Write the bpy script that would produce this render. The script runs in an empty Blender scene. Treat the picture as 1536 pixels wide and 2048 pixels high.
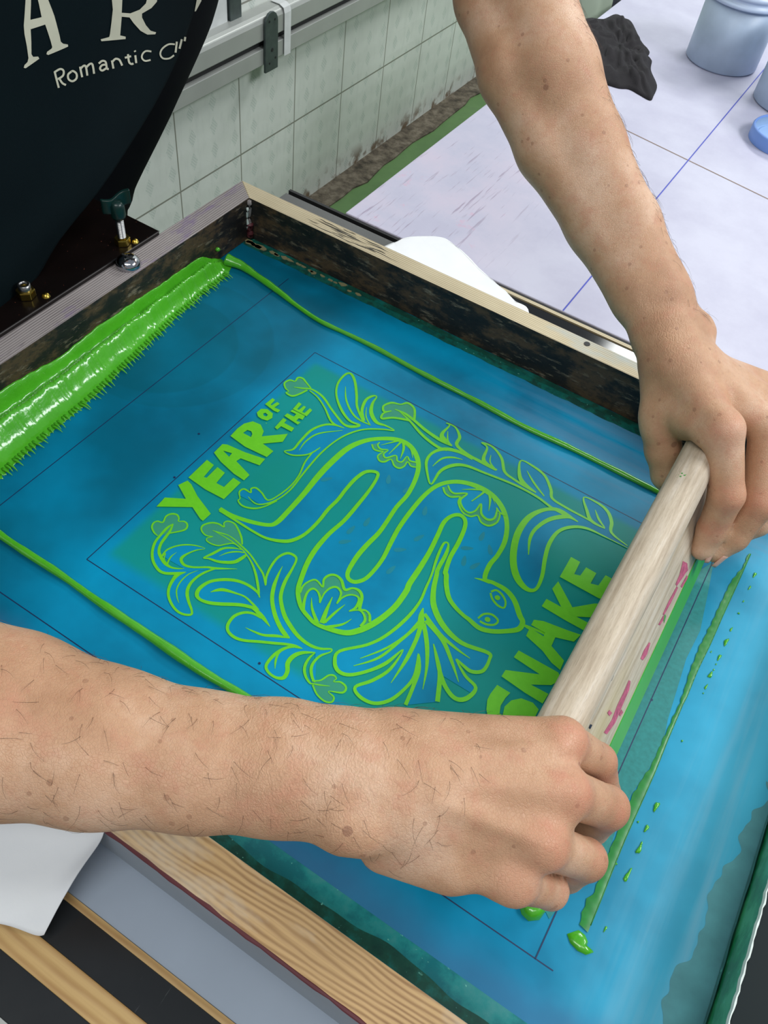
import bpy, bmesh, math, random
import numpy as np
from mathutils import Vector, Matrix
from mathutils.geometry import tessellate_polygon

random.seed(7)
rng = np.random.default_rng(7)
scene = bpy.context.scene
COL = scene.collection

# ------------------------------------------------------------------ camera
cam_d = bpy.data.cameras.new('camera')
cam = bpy.data.objects.new('camera', cam_d)
COL.objects.link(cam)
cam_d.sensor_fit = 'VERTICAL'
cam_d.sensor_height = 24.0
cam_d.lens = 19.3359375
cam_d.clip_start = 0.01
cam.matrix_world = Matrix([[0.844552, -0.47108, 0.254588, 0.46199], [0.524502, 0.632019, -0.570482, -0.585868], [0.107839, 0.615334, 0.780855, 0.5], [0.0, 0.0, 0.0, 1.0]])
scene.camera = cam

# ------------------------------------------------------------------ world, lamps, exposure
scene.view_settings.view_transform = 'Standard'
scene.view_settings.look = 'None'
scene.view_settings.exposure = 0.0
scene.view_settings.gamma = 1.0
scene.view_settings.use_curve_mapping = False
W = bpy.data.worlds.new('room_light'); scene.world = W; W.use_nodes = True
W.node_tree.nodes['Background'].inputs[0].default_value = (0.80, 0.90, 1.0, 1)
W.node_tree.nodes['Background'].inputs[1].default_value = 0.32

def area(name, loc, target, size, power, color=(1, 1, 1)):
    l = bpy.data.lights.new(name, 'AREA'); l.shape = 'RECTANGLE'; l.size = size[0]; l.size_y = size[1]
    l.energy = power; l.color = color
    o = bpy.data.objects.new(name, l); COL.objects.link(o); o.location = loc
    o.rotation_euler = (Vector(target) - Vector(loc)).to_track_quat('-Z', 'Y').to_euler()
    return o
area('lamp_over_table_right', (1.65, 0.50, 1.45), (0.45, 0.0, 0), (1.0, 0.4), 25, (0.95, 0.98, 1.0))
area('ceiling_lamp_over_press', (0.75, -0.95, 1.95), (0.4, -0.3, 0), (1.3, 0.35), 6, (1.0, 0.97, 0.93))
area('wall_fill_far_end', (0.55, 2.5, 1.9), (-0.64, 1.1, -0.4), (1.3, 0.4), 40, (0.97, 1.0, 0.98))  # added fill light, aimed to brighten the tiled wall
area('wall_fill_behind_viewer', (0.25, -1.35, 1.9), (-0.5, 0.8, -0.3), (1.3, 0.35), 12, (0.97, 1.0, 0.98))  # added fill from behind the camera, lifts the wall without a mirror glare

# ------------------------------------------------------------------ helpers
def parent_loc(p):
    v = Vector((0, 0, 0))
    while p is not None:
        v += p.location; p = p.parent
    return v

def obj(name, verts, faces, mat, parent=None, smooth=False, loc=None):
    """one mesh object from world-space verts; origin at loc (or its parent's origin)"""
    base = parent_loc(parent)
    if loc is not None: base = Vector(loc)
    me = bpy.data.meshes.new(name)
    V = np.asarray([tuple(v) for v in verts], dtype=float) - np.array(base)
    me.from_pydata(V.tolist(), [], [tuple(int(i) for i in f) for f in faces])
    me.validate()
    o = bpy.data.objects.new(name, me); COL.objects.link(o)
    if parent is not None:
        o.parent = parent
        o.location = base - parent_loc(parent)
    else:
        o.location = base
    if mat: me.materials.append(mat)
    if smooth:
        me.polygons.foreach_set('use_smooth', [True] * len(me.polygons))
    me.update()
    return o

def tag(o, label=None, cat=None, group=None, kind=None):
    if label: o['label'] = label
    if cat: o['category'] = cat
    if group: o['group'] = group
    if kind: o['kind'] = kind
    return o

def thing(name, loc, label, cat, group=None):
    o = bpy.data.objects.new(name, None); COL.objects.link(o); o.location = loc
    o.empty_display_size = 0.02
    return tag(o, label, cat, group)

def bevel(o, w=0.001, seg=2):
    m = o.modifiers.new('bevel', 'BEVEL'); m.width = w; m.segments = seg; m.limit_method = 'ANGLE'
    return o

def box(x0, x1, y0, y1, z0, z1):
    v = [(x, y, z) for z in (z0, z1) for y in (y0, y1) for x in (x0, x1)]
    f = [(0, 2, 3, 1), (4, 5, 7, 6), (0, 1, 5, 4), (2, 6, 7, 3), (0, 4, 6, 2), (1, 3, 7, 5)]
    return v, f

def merge(*parts):
    V = []; F = []
    for v, f in parts:
        n = len(V); V += list(v); F += [tuple(i + n for i in q) for q in f]
    return V, F

def prism(poly, z0, z1):
    """vertical prism over a (possibly concave) xy outline"""
    tri = tessellate_polygon([[Vector((p[0], p[1], 0)) for p in poly]])
    n = len(poly)
    V = [(p[0], p[1], z0) for p in poly] + [(p[0], p[1], z1) for p in poly]
    F = [tuple(i + n for i in t) for t in tri] + [tuple(reversed(t)) for t in tri]
    F += [(i, (i + 1) % n, n + (i + 1) % n, n + i) for i in range(n)]
    return V, F

def cyl(c, r, h, n=32, axis=(0, 0, 1), r2=None):
    a = Vector(axis).normalized(); t = a.orthogonal().normalized(); b = a.cross(t)
    r2 = r if r2 is None else r2
    V = []; c = Vector(c)
    for k, (rr, hh) in enumerate(((r, 0), (r2, h))):
        for i in range(n):
            q = 2 * math.pi * i / n
            V.append(tuple(c + a * hh + t * (rr * math.cos(q)) + b * (rr * math.sin(q))))
    F = [(i, (i + 1) % n, n + (i + 1) % n, n + i) for i in range(n)]
    F += [tuple(range(n - 1, -1, -1)), tuple(range(n, 2 * n))]
    return V, F

def lathe(c, prof, n=48):
    V = []; F = []
    for (r, z) in prof:
        for i in range(n):
            q = 2 * math.pi * i / n
            V.append((c[0] + r * math.cos(q), c[1] + r * math.sin(q), c[2] + z))
    for k in range(len(prof) - 1):
        for i in range(n):
            j = (i + 1) % n
            F.append((k * n + i, k * n + j, (k + 1) * n + j, (k + 1) * n + i))
    return V, F

def catmull(P, k=6, closed=False):
    P = [np.array(p, float) for p in P]; n = len(P); out = []
    rngi = range(n if closed else n - 1)
    for i in rngi:
        if closed: a, b, c, d = P[(i - 1) % n], P[i], P[(i + 1) % n], P[(i + 2) % n]
        else: a, b, c, d = P[max(i - 1, 0)], P[i], P[i + 1], P[min(i + 2, n - 1)]
        for j in range(k):
            t = j / k
            out.append(0.5 * ((2 * b) + (-a + c) * t + (2 * a - 5 * b + 4 * c - d) * t * t + (-a + 3 * b - 3 * c + d) * t ** 3))
    if not closed: out.append(P[-1])
    return out

def tube(P, R, n=8, flat=1.0):
    """tube along a polyline, one radius per point"""
    P = [Vector(p) for p in P]; V = []; F = []
    up = Vector((0, 0, 1))
    for i, p in enumerate(P):
        d = (P[min(i + 1, len(P) - 1)] - P[max(i - 1, 0)]).normalized()
        s = d.cross(up)
        if s.length < 1e-4: s = Vector((1, 0, 0))
        s.normalize(); u = s.cross(d)
        r = R[i] if hasattr(R, '__len__') else R
        for k in range(n):
            q = 2 * math.pi * k / n
            V.append(tuple(p + s * (r * math.cos(q)) + u * (r * flat * math.sin(q))))
    for i in range(len(P) - 1):
        for k in range(n):
            F.append((i * n + k, i * n + (k + 1) % n, (i + 1) * n + (k + 1) % n, (i + 1) * n + k))
    m = len(P) - 1
    F += [tuple(range(n - 1, -1, -1)), tuple(m * n + k for k in range(n))]
    return V, F

def ribbon(C2, z):
    """flat stroke on the screen: control points (x, y, width)"""
    Q = catmull(C2, 5); V = []; F = []
    for i, q in enumerate(Q):
        a = Q[max(i - 1, 0)]; b = Q[min(i + 1, len(Q) - 1)]
        d = b[:2] - a[:2]; L = np.hypot(*d) + 1e-12; nx, ny = -d[1] / L, d[0] / L
        w = max(q[2], 0.0001) / 2
        zi = z + i * 3e-7
        V.append((q[0] + nx * w, q[1] + ny * w, zi)); V.append((q[0] - nx * w, q[1] - ny * w, zi))
    for i in range(len(Q) - 1):
        F.append((2 * i, 2 * i + 1, 2 * i + 3, 2 * i + 2))
    return V, F

def flat_poly(loops, z):
    L = [[Vector((p[0], p[1], 0)) for p in l] for l in loops]
    tri = tessellate_polygon(L)
    P = [p for l in L for p in l]; V = []; F = []
    for i, t in enumerate(tri):      # every facet a hair above the last: none are coplanar
        V += [(P[j].x, P[j].y, z + i * 1.5e-7) for j in t]; F.append((3 * i, 3 * i + 1, 3 * i + 2))
    return V, F

def grid(fn, nu, nv, thick=None, normal=None):
    """sheet fn(u,v)->xyz ; thick adds a second skin and closes the rim"""
    V = [fn(i / nu, j / nv) for j in range(nv + 1) for i in range(nu + 1)]
    N = nu + 1
    F = [(j * N + i, j * N + i + 1, (j + 1) * N + i + 1, (j + 1) * N + i) for j in range(nv) for i in range(nu)]
    if thick:
        n0 = len(V); t = Vector(thick)
        V += [tuple(Vector(v) - t) for v in V]
        F += [tuple(n0 + k for k in reversed(f)) for f in F]
        rim = [i for i in range(N)] + [j * N + nu for j in range(1, nv + 1)] + \
              [nv * N + i for i in range(nu - 1, -1, -1)] + [j * N for j in range(nv - 1, 0, -1)]
        for a, b in zip(rim, rim[1:] + rim[:1]): F.append((a, n0 + a, n0 + b, b))
    return V, F

def nz(x, y, s=1.0, k=0):
    """cheap smooth noise"""
    return (math.sin(x * s * 1.7 + 1.3 * k) * math.cos(y * s * 2.1 + k) + 0.5 * math.sin(x * s * 3.9 + y * s * 2.7 + 2.1 * k)
            + 0.25 * math.sin(x * s * 8.1 - y * s * 7.3 + k)) / 1.75

# ------------------------------------------------------------------ materials
def srgb(r, g, b):
    f = lambda c: (c / 255) / 12.92 if c / 255 <= 0.04045 else ((c / 255 + 0.055) / 1.055) ** 2.4
    return (f(r), f(g), f(b), 1.0)

class NT:
    def __init__(s, name, rough=0.6, metal=0.0, spec=0.5):
        s.m = bpy.data.materials.new(name); s.m.use_nodes = True
        s.t = s.m.node_tree; s.b = s.t.nodes['Principled BSDF']
        s.b.inputs['Roughness'].default_value = rough
        s.b.inputs['Metallic'].default_value = metal
        s.b.inputs['Specular IOR Level'].default_value = spec
        s.g = s.t.nodes.new('ShaderNodeNewGeometry')
        s.sep = None
    def n(s, ty, **kw):
        x = s.t.nodes.new(ty)
        for k, v in kw.items(): setattr(x, k, v)
        return x
    def link(s, a, b): s.t.links.new(a, b)
    def pos(s, scale=(1, 1, 1), rot=(0, 0, 0)):
        mp = s.n('ShaderNodeMapping'); mp.inputs['Scale'].default_value = scale; mp.inputs['Rotation'].default_value = rot
        s.link(s.g.outputs['Position'], mp.inputs[0]); return mp.outputs[0]
    def xyz(s):
        if s.sep is None:
            s.sep = s.n('ShaderNodeSeparateXYZ'); s.link(s.g.outputs['Position'], s.sep.inputs[0])
        return s.sep.outputs
    def noise(s, scale=5, detail=4, vec=None, rough=0.55, dist=0.0):
        x = s.n('ShaderNodeTexNoise'); x.inputs['Scale'].default_value = scale
        x.inputs['Detail'].default_value = detail; x.inputs['Roughness'].default_value = rough
        x.inputs['Distortion'].default_value = dist
        s.link(vec if vec is not None else s.g.outputs['Position'], x.inputs['Vector']); return x.outputs['Fac']
    def vor(s, scale=5, vec=None, feature='F1'):
        x = s.n('ShaderNodeTexVoronoi'); x.inputs['Scale'].default_value = scale; x.feature = feature
        s.link(vec if vec is not None else s.g.outputs['Position'], x.inputs['Vector']); return x.outputs['Distance']
    def ramp(s, fac, stops):
        x = s.n('ShaderNodeValToRGB'); e = x.color_ramp.elements
        while len(e) < len(stops): e.new(0.5)
        for el, (p, c) in zip(e, stops): el.position = p; el.color = c
        s.link(fac, x.inputs[0]); return x.outputs[0]
    def mask(s, fac, a, b):
        return s.ramp(fac, [(a, (0, 0, 0, 1)), (b, (1, 1, 1, 1))])
    def smooth(s, val, a, b):
        x = s.n('ShaderNodeMapRange', interpolation_type='SMOOTHSTEP')
        x.inputs['From Min'].default_value = a; x.inputs['From Max'].default_value = b
        s.link(val, x.inputs['Value']); return x.outputs[0]
    def math(s, op, a, b=None, c=None):
        x = s.n('ShaderNodeMath', operation=op)
        for i, v in enumerate((a, b, c)):
            if v is None: continue
            if isinstance(v, (int, float)): x.inputs[i].default_value = v
            else: s.link(v, x.inputs[i])
        return x.outputs[0]
    def mix(s, fac, a, b):
        x = s.n('ShaderNodeMix', data_type='RGBA')
        if isinstance(fac, (int, float)): x.inputs[0].default_value = fac
        else: s.link(fac, x.inputs[0])
        for i, v in ((6, a), (7, b)):
            if isinstance(v, tuple): x.inputs[i].default_value = v
            else: s.link(v, x.inputs[i])
        return x.outputs[2]
    def base(s, c):
        if isinstance(c, tuple): s.b.inputs['Base Color'].default_value = c
        else: s.link(c, s.b.inputs['Base Color'])
        return s
    def rough(s, fac, a, b):
        x = s.n('ShaderNodeMapRange'); x.inputs['To Min'].default_value = a; x.inputs['To Max'].default_value = b
        s.link(fac, x.inputs['Value']); s.link(x.outputs[0], s.b.inputs['Roughness']); return s
    def bump(s, h, strength=0.3, dist=0.001):
        x = s.n('ShaderNodeBump'); x.inputs['Strength'].default_value = strength; x.inputs['Distance'].default_value = dist
        s.link(h, x.inputs['Height']); s.link(x.outputs[0], s.b.inputs['Normal']); return s

def plain(name, c, rough=0.6, metal=0.0, var=0.08, scale=30, bump=0.0):
    k = NT(name, rough, metal)
    dark = tuple(x * (1 - var * 2) for x in c[:3]) + (1,)
    k.base(k.ramp(k.noise(scale, 4), [(0.3, dark), (0.7, c)]))
    if bump: k.bump(k.noise(scale * 4, 3), bump, 0.001)
    return k.m

def wood(name, light, dark, axis='x', scale=1.0, stain=None, stain_lo=0.5, stain_hi=0.6, rough=0.6, pitch=0.003, warp=0.01):
    """long growth lines running along axis; optional stain colour in patches"""
    k = NT(name, rough)
    wv = k.pos({'x': (5, 16, 16), 'y': (16, 5, 16)}[axis])
    wn = k.noise(1.0, 2, wv); wn2 = k.noise(4.0, 2, wv)
    X, Y, Z = k.xyz()
    q = k.math('ADD', Y if axis == 'x' else X, k.math('ADD', k.math('MULTIPLY', wn, warp), k.math('MULTIPLY', wn2, warp * 0.18)))
    ph = k.math('MULTIPLY', q, 6.2832 / pitch)
    s1 = k.math('MULTIPLY_ADD', k.math('SINE', ph), 0.5, 0.5)
    w = k.math('POWER', s1, 1.6)
    fine = k.noise(900, 3, k.pos({'x': (0.03, 1, 1), 'y': (1, 0.03, 1)}[axis]))
    c = k.mix(k.math('MULTIPLY', w, k.math('MULTIPLY_ADD', k.noise(30, 2), 0.9, 0.25)), light, dark)
    c = k.mix(k.math('MULTIPLY', k.mask(fine, 0.45, 0.75), 0.25), c, dark)
    if stain is not None:
        for (col, sc2, a, b) in stain:
            m = k.noise(sc2, 6, k.pos({'x': (0.35, 1, 1), 'y': (1, 0.35, 1)}[axis]), 0.65)
            c = k.mix(k.mask(m, a, b), c, col)
    k.base(c); k.bump(w, 0.25, 0.0005)
    return k.m

M = {}
# light spruce, lines along x / y
M['rail_back'] = wood('pale_spruce_top', srgb(218, 204, 172), srgb(158, 140, 104), 'x', pitch=0.0024, warp=0.006,
                      stain=[(srgb(178, 190, 190), 14, 0.60, 0.74)])
M['rail_near'] = wood('ringed_spruce_top', srgb(204, 168, 118), srgb(140, 102, 64), 'x', pitch=0.0031, warp=0.030,
                      stain=[(srgb(204, 190, 170), 16, 0.52, 0.66)])
M['rail_left'] = wood('greyed_spruce_top', srgb(168, 160, 158), srgb(84, 76, 76), 'y', pitch=0.0024, warp=0.006,
                      stain=[(srgb(120, 100, 140), 40, 0.56, 0.70), (srgb(70, 100, 160), 55, 0.66, 0.70), (srgb(52, 46, 44), 22, 0.60, 0.70)])
def inky_wall():
    k = NT('ink_stained_inner_wall', 0.55)
    v = k.pos((0.5, 0.5, 1))
    a = k.noise(45, 8, v, 0.7); b = k.noise(160, 6, k.pos((0.25, 0.25, 1)), 0.7)
    c = k.ramp(a, [(0.36, srgb(14, 14, 18)), (0.48, srgb(34, 30, 28)), (0.58, srgb(84, 66, 46)), (0.70, srgb(26, 26, 30))])
    c = k.mix(k.mask(b, 0.56, 0.68), c, srgb(128, 118, 100))
    k.base(c); k.bump(b, 0.5, 0.0008); return k.m
M['inner_wall'] = inky_wall()
M['grey_side'] = plain('grey_painted_side', srgb(150, 160, 172), 0.5, var=0.06, scale=20)
M['plum_edge'] = plain('plum_ink_edge', srgb(96, 44, 50), 0.45)
M['green_tape'] = None
def tape(name, a, b, c3, sc=30, lo=0.4, hi=0.6, rough=0.28):
    k = NT(name, rough)
    n1 = k.noise(sc, 6, None, 0.65)
    c = k.ramp(n1, [(lo, a), ((lo + hi) / 2, b), (hi, c3)])
    c = k.mix(k.mask(k.noise(260, 4), 0.68, 0.74), c, srgb(120, 200, 180))
    k.base(c); k.bump(k.noise(120, 4), 0.25, 0.0008)
    k.b.inputs['Coat Weight'].default_value = 0.35; k.b.inputs['Coat Roughness'].default_value = 0.12
    return k.m
M['tape_green'] = tape('green_stained_tape', srgb(26, 120, 74), srgb(40, 150, 92), srgb(76, 180, 124), 40)
M['tape_teal'] = tape('teal_stained_tape', srgb(8, 82, 78), srgb(14, 104, 92), srgb(20, 70, 62), 55)
M['tape_dark'] = tape('dark_green_stained_tape', srgb(12, 66, 58), srgb(20, 80, 66), srgb(16, 108, 100), 35)
M['tape_near'] = tape('turquoise_residue', srgb(12, 108, 116), srgb(30, 134, 134), srgb(60, 140, 140), 30)
M['tape_edge'] = plain('pale_tape_edge', srgb(225, 235, 230), 0.5)
M['flake'] = plain('buff_paint_flake', srgb(140, 134, 98), 0.6)
M['black_gloss'] = NT('black_gloss_sheet', 0.10).base(srgb(22, 22, 24)).m
M['black_scratched'] = None
def blk():
    k = NT('scratched_black_sheet', 0.18)
    n1 = k.noise(700, 3, k.pos((1, 0.06, 1), (0, 0, 0.6)))
    k.base(k.mix(k.mask(n1, 0.70, 0.78), srgb(34, 36, 38), srgb(84, 88, 88)))
    k.rough(k.noise(30, 4), 0.10, 0.32); return k.m
M['black_scratched'] = blk()
def blk2():
    k = NT('black_inked_rail_top', 0.5, 0, 0.15)
    n1 = k.noise(300, 3, k.pos((1, 0.05, 1), (0, 0, 0.9)))
    k.base(k.mix(k.mask(n1, 0.72, 0.8), srgb(14, 26, 28), srgb(60, 80, 80))); return k.m
M['black_top'] = blk2()
M['grey_panel'] = plain('grey_laminate_panel', srgb(172, 184, 200), 0.35, var=0.04, scale=14)
M['bed_wood'] = wood('golden_pine_strip', srgb(206, 170, 112), srgb(168, 126, 74), 'x', pitch=0.0062, warp=0.010, rough=0.5)
M['steel'] = plain('zinc_steel', srgb(150, 150, 150), 0.3, 1.0, 0.1)
M['brass'] = plain('yellow_zinc', srgb(186, 160, 74), 0.28, 1.0, 0.2)
M['chrome'] = plain('chrome_steel', srgb(190, 190, 196), 0.12, 1.0, 0.05)
def plate():
    k = NT('black_ink_spotted_plate', 0.28, 0.3)
    k.base(k.mix(k.mask(k.noise(420, 2), 0.74, 0.76), k.mix(k.noise(30, 4), srgb(10, 8, 8), srgb(26, 17, 15)), srgb(140, 80, 60)))
    return k.m
M['plate'] = plate()
M['knob'] = plain('dark_green_plastic', srgb(14, 46, 42), 0.3)
M['alu'] = plain('brushed_aluminium', srgb(180, 182, 178), 0.42, 0.25, 0.05, 12)
M['alu_dark'] = plain('shadowed_channel', srgb(34, 34, 36), 0.6)
M['galv'] = plain('galvanised_plate', srgb(96, 106, 106), 0.45, 0.6, 0.12, 60)
M['strap'] = plain('white_plastic_strap', srgb(224, 226, 226), 0.5)
def paper():
    k = NT('white_paper', 0.85)
    k.base(k.mix(k.noise(40, 4), srgb(236, 238, 242), srgb(248, 249, 250))); k.bump(k.noise(1600, 2, k.pos((1, 0.3, 1))), 0.12, 0.0004)
    return k.m
M['paper'] = paper()
def black_cloth():
    k = NT('black_cotton', 0.95); k.base(k.mix(k.noise(60, 4), srgb(20, 18, 22), srgb(40, 36, 40)))
    k.bump(k.noise(900, 3), 0.4, 0.001); return k.m
M['black_cloth'] = black_cloth()
def apron_m(name, a, b):
    k = NT(name, 0.85, 0, 0.10); k.base(k.mix(k.noise(9, 3), a, b)); k.bump(k.noise(1500, 2), 0.15, 0.0005)
    return k.m
M['apron'] = apron_m('dark_teal_coated_cloth', srgb(3, 12, 16), srgb(6, 22, 26))
M['shirt'] = apron_m('black_shirt_cloth', srgb(2, 4, 9), srgb(5, 8, 14))
M['print_cream'] = plain('cream_print', srgb(196, 194, 172), 0.7)
def ink():
    k = NT('green_printing_ink', 0.22)
    k.base(k.mix(k.noise(60, 3), srgb(66, 160, 30), srgb(86, 182, 42)))
    k.bump(k.noise(220, 4), 0.35, 0.0012)
    k.b.inputs['Coat Weight'].default_value = 0.5; k.b.inputs['Coat Roughness'].default_value = 0.06
    return k.m
M['ink'] = ink()
def ink_flat():
    k = NT('green_ink_in_stencil', 0.42)
    k.base(k.mix(k.noise(240, 5), srgb(92, 190, 18), srgb(112, 208, 34))); return k.m
M['ink_flat'] = ink_flat()
M['ink_thin'] = plain('thin_teal_ink_film', srgb(48, 138, 138), 0.3, var=0.12, scale=300)
M['ink_line'] = plain('smeared_green_line', srgb(42, 136, 58), 0.34, var=0.14, scale=140)
M['blue_fill'] = None
M['ghost_leaf'] = plain('faded_leaf_ghost', srgb(8, 132, 150), 0.42, var=0.06)
M['residue'] = plain('grey_teal_residue', srgb(88, 152, 162), 0.4, var=0.12, scale=60)

def mesh_mat(name, teal):
    """blue screen mesh with old emulsion haze and painted-in reflections; teal=True adds the stained poster area"""
    k = NT(name, 0.42, 0, 0.2)
    X, Y, Z = k.xyz()
    big = k.noise(7, 5, None, 0.6)
    c = k.ramp(big, [(0.35, srgb(0, 106, 142)), (0.5, srgb(0, 130, 170)), (0.68, srgb(0, 146, 190))])
    # dark apron's reflection on the left, painted into the mesh colour
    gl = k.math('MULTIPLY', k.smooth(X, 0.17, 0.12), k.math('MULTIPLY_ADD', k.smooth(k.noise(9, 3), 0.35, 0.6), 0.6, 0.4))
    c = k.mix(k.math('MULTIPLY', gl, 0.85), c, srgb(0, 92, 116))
    # two round-edged darker discs on the left
    for (gx, gy, gr, gc) in ((0.045, -0.165, 0.088, 0.28), (0.040, -0.175, 0.066, 0.32)):
        vm = k.n('ShaderNodeVectorMath', operation='DISTANCE'); vm.inputs[1].default_value = (gx, gy, 0)
        k.link(k.g.outputs['Position'], vm.inputs[0])
        c = k.mix(k.math('MULTIPLY', k.smooth(vm.outputs['Value'], gr, gr - 0.003), gc), c, srgb(0, 84, 98))
    # ceiling sheen on the right painted into the colour, plus pale streaks
    rt = k.smooth(k.math('ADD', X, k.math('MULTIPLY', k.noise(14, 3), 0.05)), 0.53, 0.66)
    c = k.mix(k.math('MULTIPLY', rt, 0.72), c, srgb(84, 188, 222))
    st = k.noise(60, 4, k.pos((1, 0.05, 1)), 0.6)
    c = k.mix(k.math('MULTIPLY', k.mask(st, 0.46, 0.70), k.math('MULTIPLY', k.smooth(X, 0.545, 0.60), 0.45)), c, srgb(136, 180, 200))
    # milky streaks between far bead and poster
    st2 = k.noise(50, 4, k.pos((0.06, 1, 1)), 0.6)
    far = k.math('MULTIPLY', k.smooth(Y, -0.10, -0.07), k.smooth(X, 0.24, 0.42))
    c = k.mix(k.math('MULTIPLY', k.mask(st2, 0.40, 0.62), k.math('MULTIPLY', far, 0.6)), c, srgb(96, 136, 168))
    # purple-grey haze at the near and far borders
    hz = k.math('MULTIPLY', k.smooth(k.math('ADD', Y, k.math('MULTIPLY', k.noise(16, 4), 0.03)), -0.425, -0.45), 0.6)
    c = k.mix(hz, c, srgb(60, 100, 142))
    if teal:
        d = k.noise(10, 2)
        w = lambda ax, a, b: k.smooth(ax, a, b)
        m = k.math('MULTIPLY', k.math('MULTIPLY', w(X, 0.1560, 0.164), w(X, 0.520, 0.508)),
                   k.math('MULTIPLY', w(Y, -0.377, -0.366), w(Y, -0.110, -0.118)))
        c = k.mix(k.math('MULTIPLY', m, k.math('MULTIPLY_ADD', d, 0.4, 0.58)), c, srgb(14, 142, 122))
    # fine weave, faint
    k.base(c)
    k.rough(k.noise(25, 3), 0.38, 0.50)
    return k.m
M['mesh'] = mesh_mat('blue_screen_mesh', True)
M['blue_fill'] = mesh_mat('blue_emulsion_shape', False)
M['flower_fill'] = plain('sea_green_emulsion_shape', srgb(52, 150, 120), 0.35, var=0.06)
M['pencil'] = plain('pen_line', srgb(6, 38, 84), 0.5)
def table_m():
    k = NT('white_board_with_pink_stains', 0.5, 0, 0.25)
    X, Y, Z = k.xyz()
    n1 = k.noise(9, 6, None, 0.65); n2 = k.noise(22, 5, None, 0.7)
    sc = k.math('MAXIMUM', k.noise(230, 3, k.pos((1, 0.06, 1), (0, 0, 0.9)), 0.6), k.noise(200, 3, k.pos((1, 0.07, 1), (0, 0, -0.5)), 0.6))
    reg = k.math('MULTIPLY', k.smooth(X, 0.26, 0.12), k.smooth(Y, 0.52, 0.30))
    c = k.ramp(n1, [(0.35, srgb(188, 186, 206)), (0.65, srgb(203, 202, 219))])
    c = k.mix(k.math('MULTIPLY', k.mask(n1, 0.42, 0.66), k.math('MULTIPLY', reg, 0.5)), c, srgb(206, 186, 204))
    c = k.mix(k.math('MULTIPLY', k.mask(n2, 0.62, 0.78), k.math('MULTIPLY', reg, 0.8)), c, srgb(226, 150, 178))
    c = k.mix(k.math('MULTIPLY', k.mask(sc, 0.62, 0.70), k.math('MULTIPLY', reg, 0.6)), c, srgb(140, 120, 146))
    k.base(c); return k.m
M['table'] = table_m()
M['blue_pen'] = plain('blue_pen_line', srgb(70, 80, 190), 0.6)
M['brown_line'] = plain('brown_seam', srgb(140, 116, 104), 0.6)
M['pail'] = plain('cloudy_grey_blue_plastic', srgb(186, 204, 226), 0.4, var=0.12, scale=14)
M['pail_rim'] = plain('pale_blue_plastic', srgb(196, 212, 236), 0.35, var=0.04)
M['lid_blue'] = plain('light_blue_plastic', srgb(160, 196, 246), 0.35, var=0.04)
M['lid_side'] = plain('cornflower_plastic', srgb(120, 156, 226), 0.4, var=0.04)
M['pale_cloth'] = plain('pale_sage_cloth', srgb(168, 180, 162), 0.9, var=0.06, scale=14)
M['navy'] = plain('navy_cloth', srgb(10, 12, 32), 0.9)
def tiles():
    k = NT('embossed_white_wall_tile', 0.32)
    X, Y, Z = k.xyz()
    fy = k.math('FRACT', k.math('DIVIDE', k.math('ADD', Y, 0.014), 0.2))
    fz = k.math('FRACT', k.math('DIVIDE', k.math('ADD', Z, 0.771), 0.3))
    gy = k.math('LESS_THAN', k.math('ABSOLUTE', k.math('SUBTRACT', k.math('ABSOLUTE', k.math('SUBTRACT', fy, 0.5)), 0.5)), 0.008)
    gz = k.math('LESS_THAN', k.math('ABSOLUTE', k.math('SUBTRACT', k.math('ABSOLUTE', k.math('SUBTRACT', fz, 0.5)), 0.5)), 0.006)
    g = k.math('MAXIMUM', gy, gz)
    def tri(v, per, off): # 0 at cell centre, 1 at edge
        return k.math('MULTIPLY', k.math('ABSOLUTE', k.math('SUBTRACT', k.math('FRACT', k.math('DIVIDE', k.math('ADD', v, off), per)), 0.5)), 2.0)
    d1 = k.math('ADD', tri(Y, 0.0667, 0.0), tri(Z, 0.05, 0.0))
    lat = k.math('LESS_THAN', k.math('ADD', k.math('MULTIPLY', tri(Y, 0.0667, 0.0), 2.2), tri(Z, 0.05, 0.0)), 0.78)
    hatch = k.math('LESS_THAN', k.math('FRACT', k.math('DIVIDE', k.math('ADD', Y, Z), 0.007)), 0.45)
    hat2 = k.math('LESS_THAN', k.math('FRACT', k.math('DIVIDE', k.math('SUBTRACT', Y, Z), 0.007)), 0.35)
    lt = k.math('MULTIPLY', lat, k.math('MAXIMUM', hatch, hat2))
    c = k.ramp(k.noise(5, 4), [(0.3, srgb(214, 218, 212)), (0.7, srgb(226, 230, 224))])
    c = k.mix(k.math('MULTIPLY', lt, 0.42), c, srgb(168, 184, 176))
    c = k.mix(k.math('MULTIPLY', k.mask(k.noise(55, 3, k.pos((1, 1, 0.3))), 0.5, 0.7), 0.12), c, srgb(150, 160, 154))
    c = k.mix(g, c, srgb(140, 140, 130))
    low = k.math('MULTIPLY', k.smooth(Z, -0.63, -0.695), k.mask(k.noise(26, 5), 0.5, 0.62))
    c = k.mix(low, c, srgb(120, 100, 80))
    k.base(c)
    h = k.math('SUBTRACT', k.math('MULTIPLY', k.math('FRACT', k.math('MULTIPLY', d1, 1.5)), 0.5), g)
    k.bump(h, 0.35, 0.0015); return k.m
M['tile'] = tiles()
def floor_m():
    k = NT('green_painted_floor', 0.5)
    k.base(k.ramp(k.noise(6, 5), [(0.3, srgb(74, 108, 60)), (0.55, srgb(96, 132, 78)), (0.75, srgb(84, 110, 74))])); return k.m
M['floor'] = floor_m()
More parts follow.
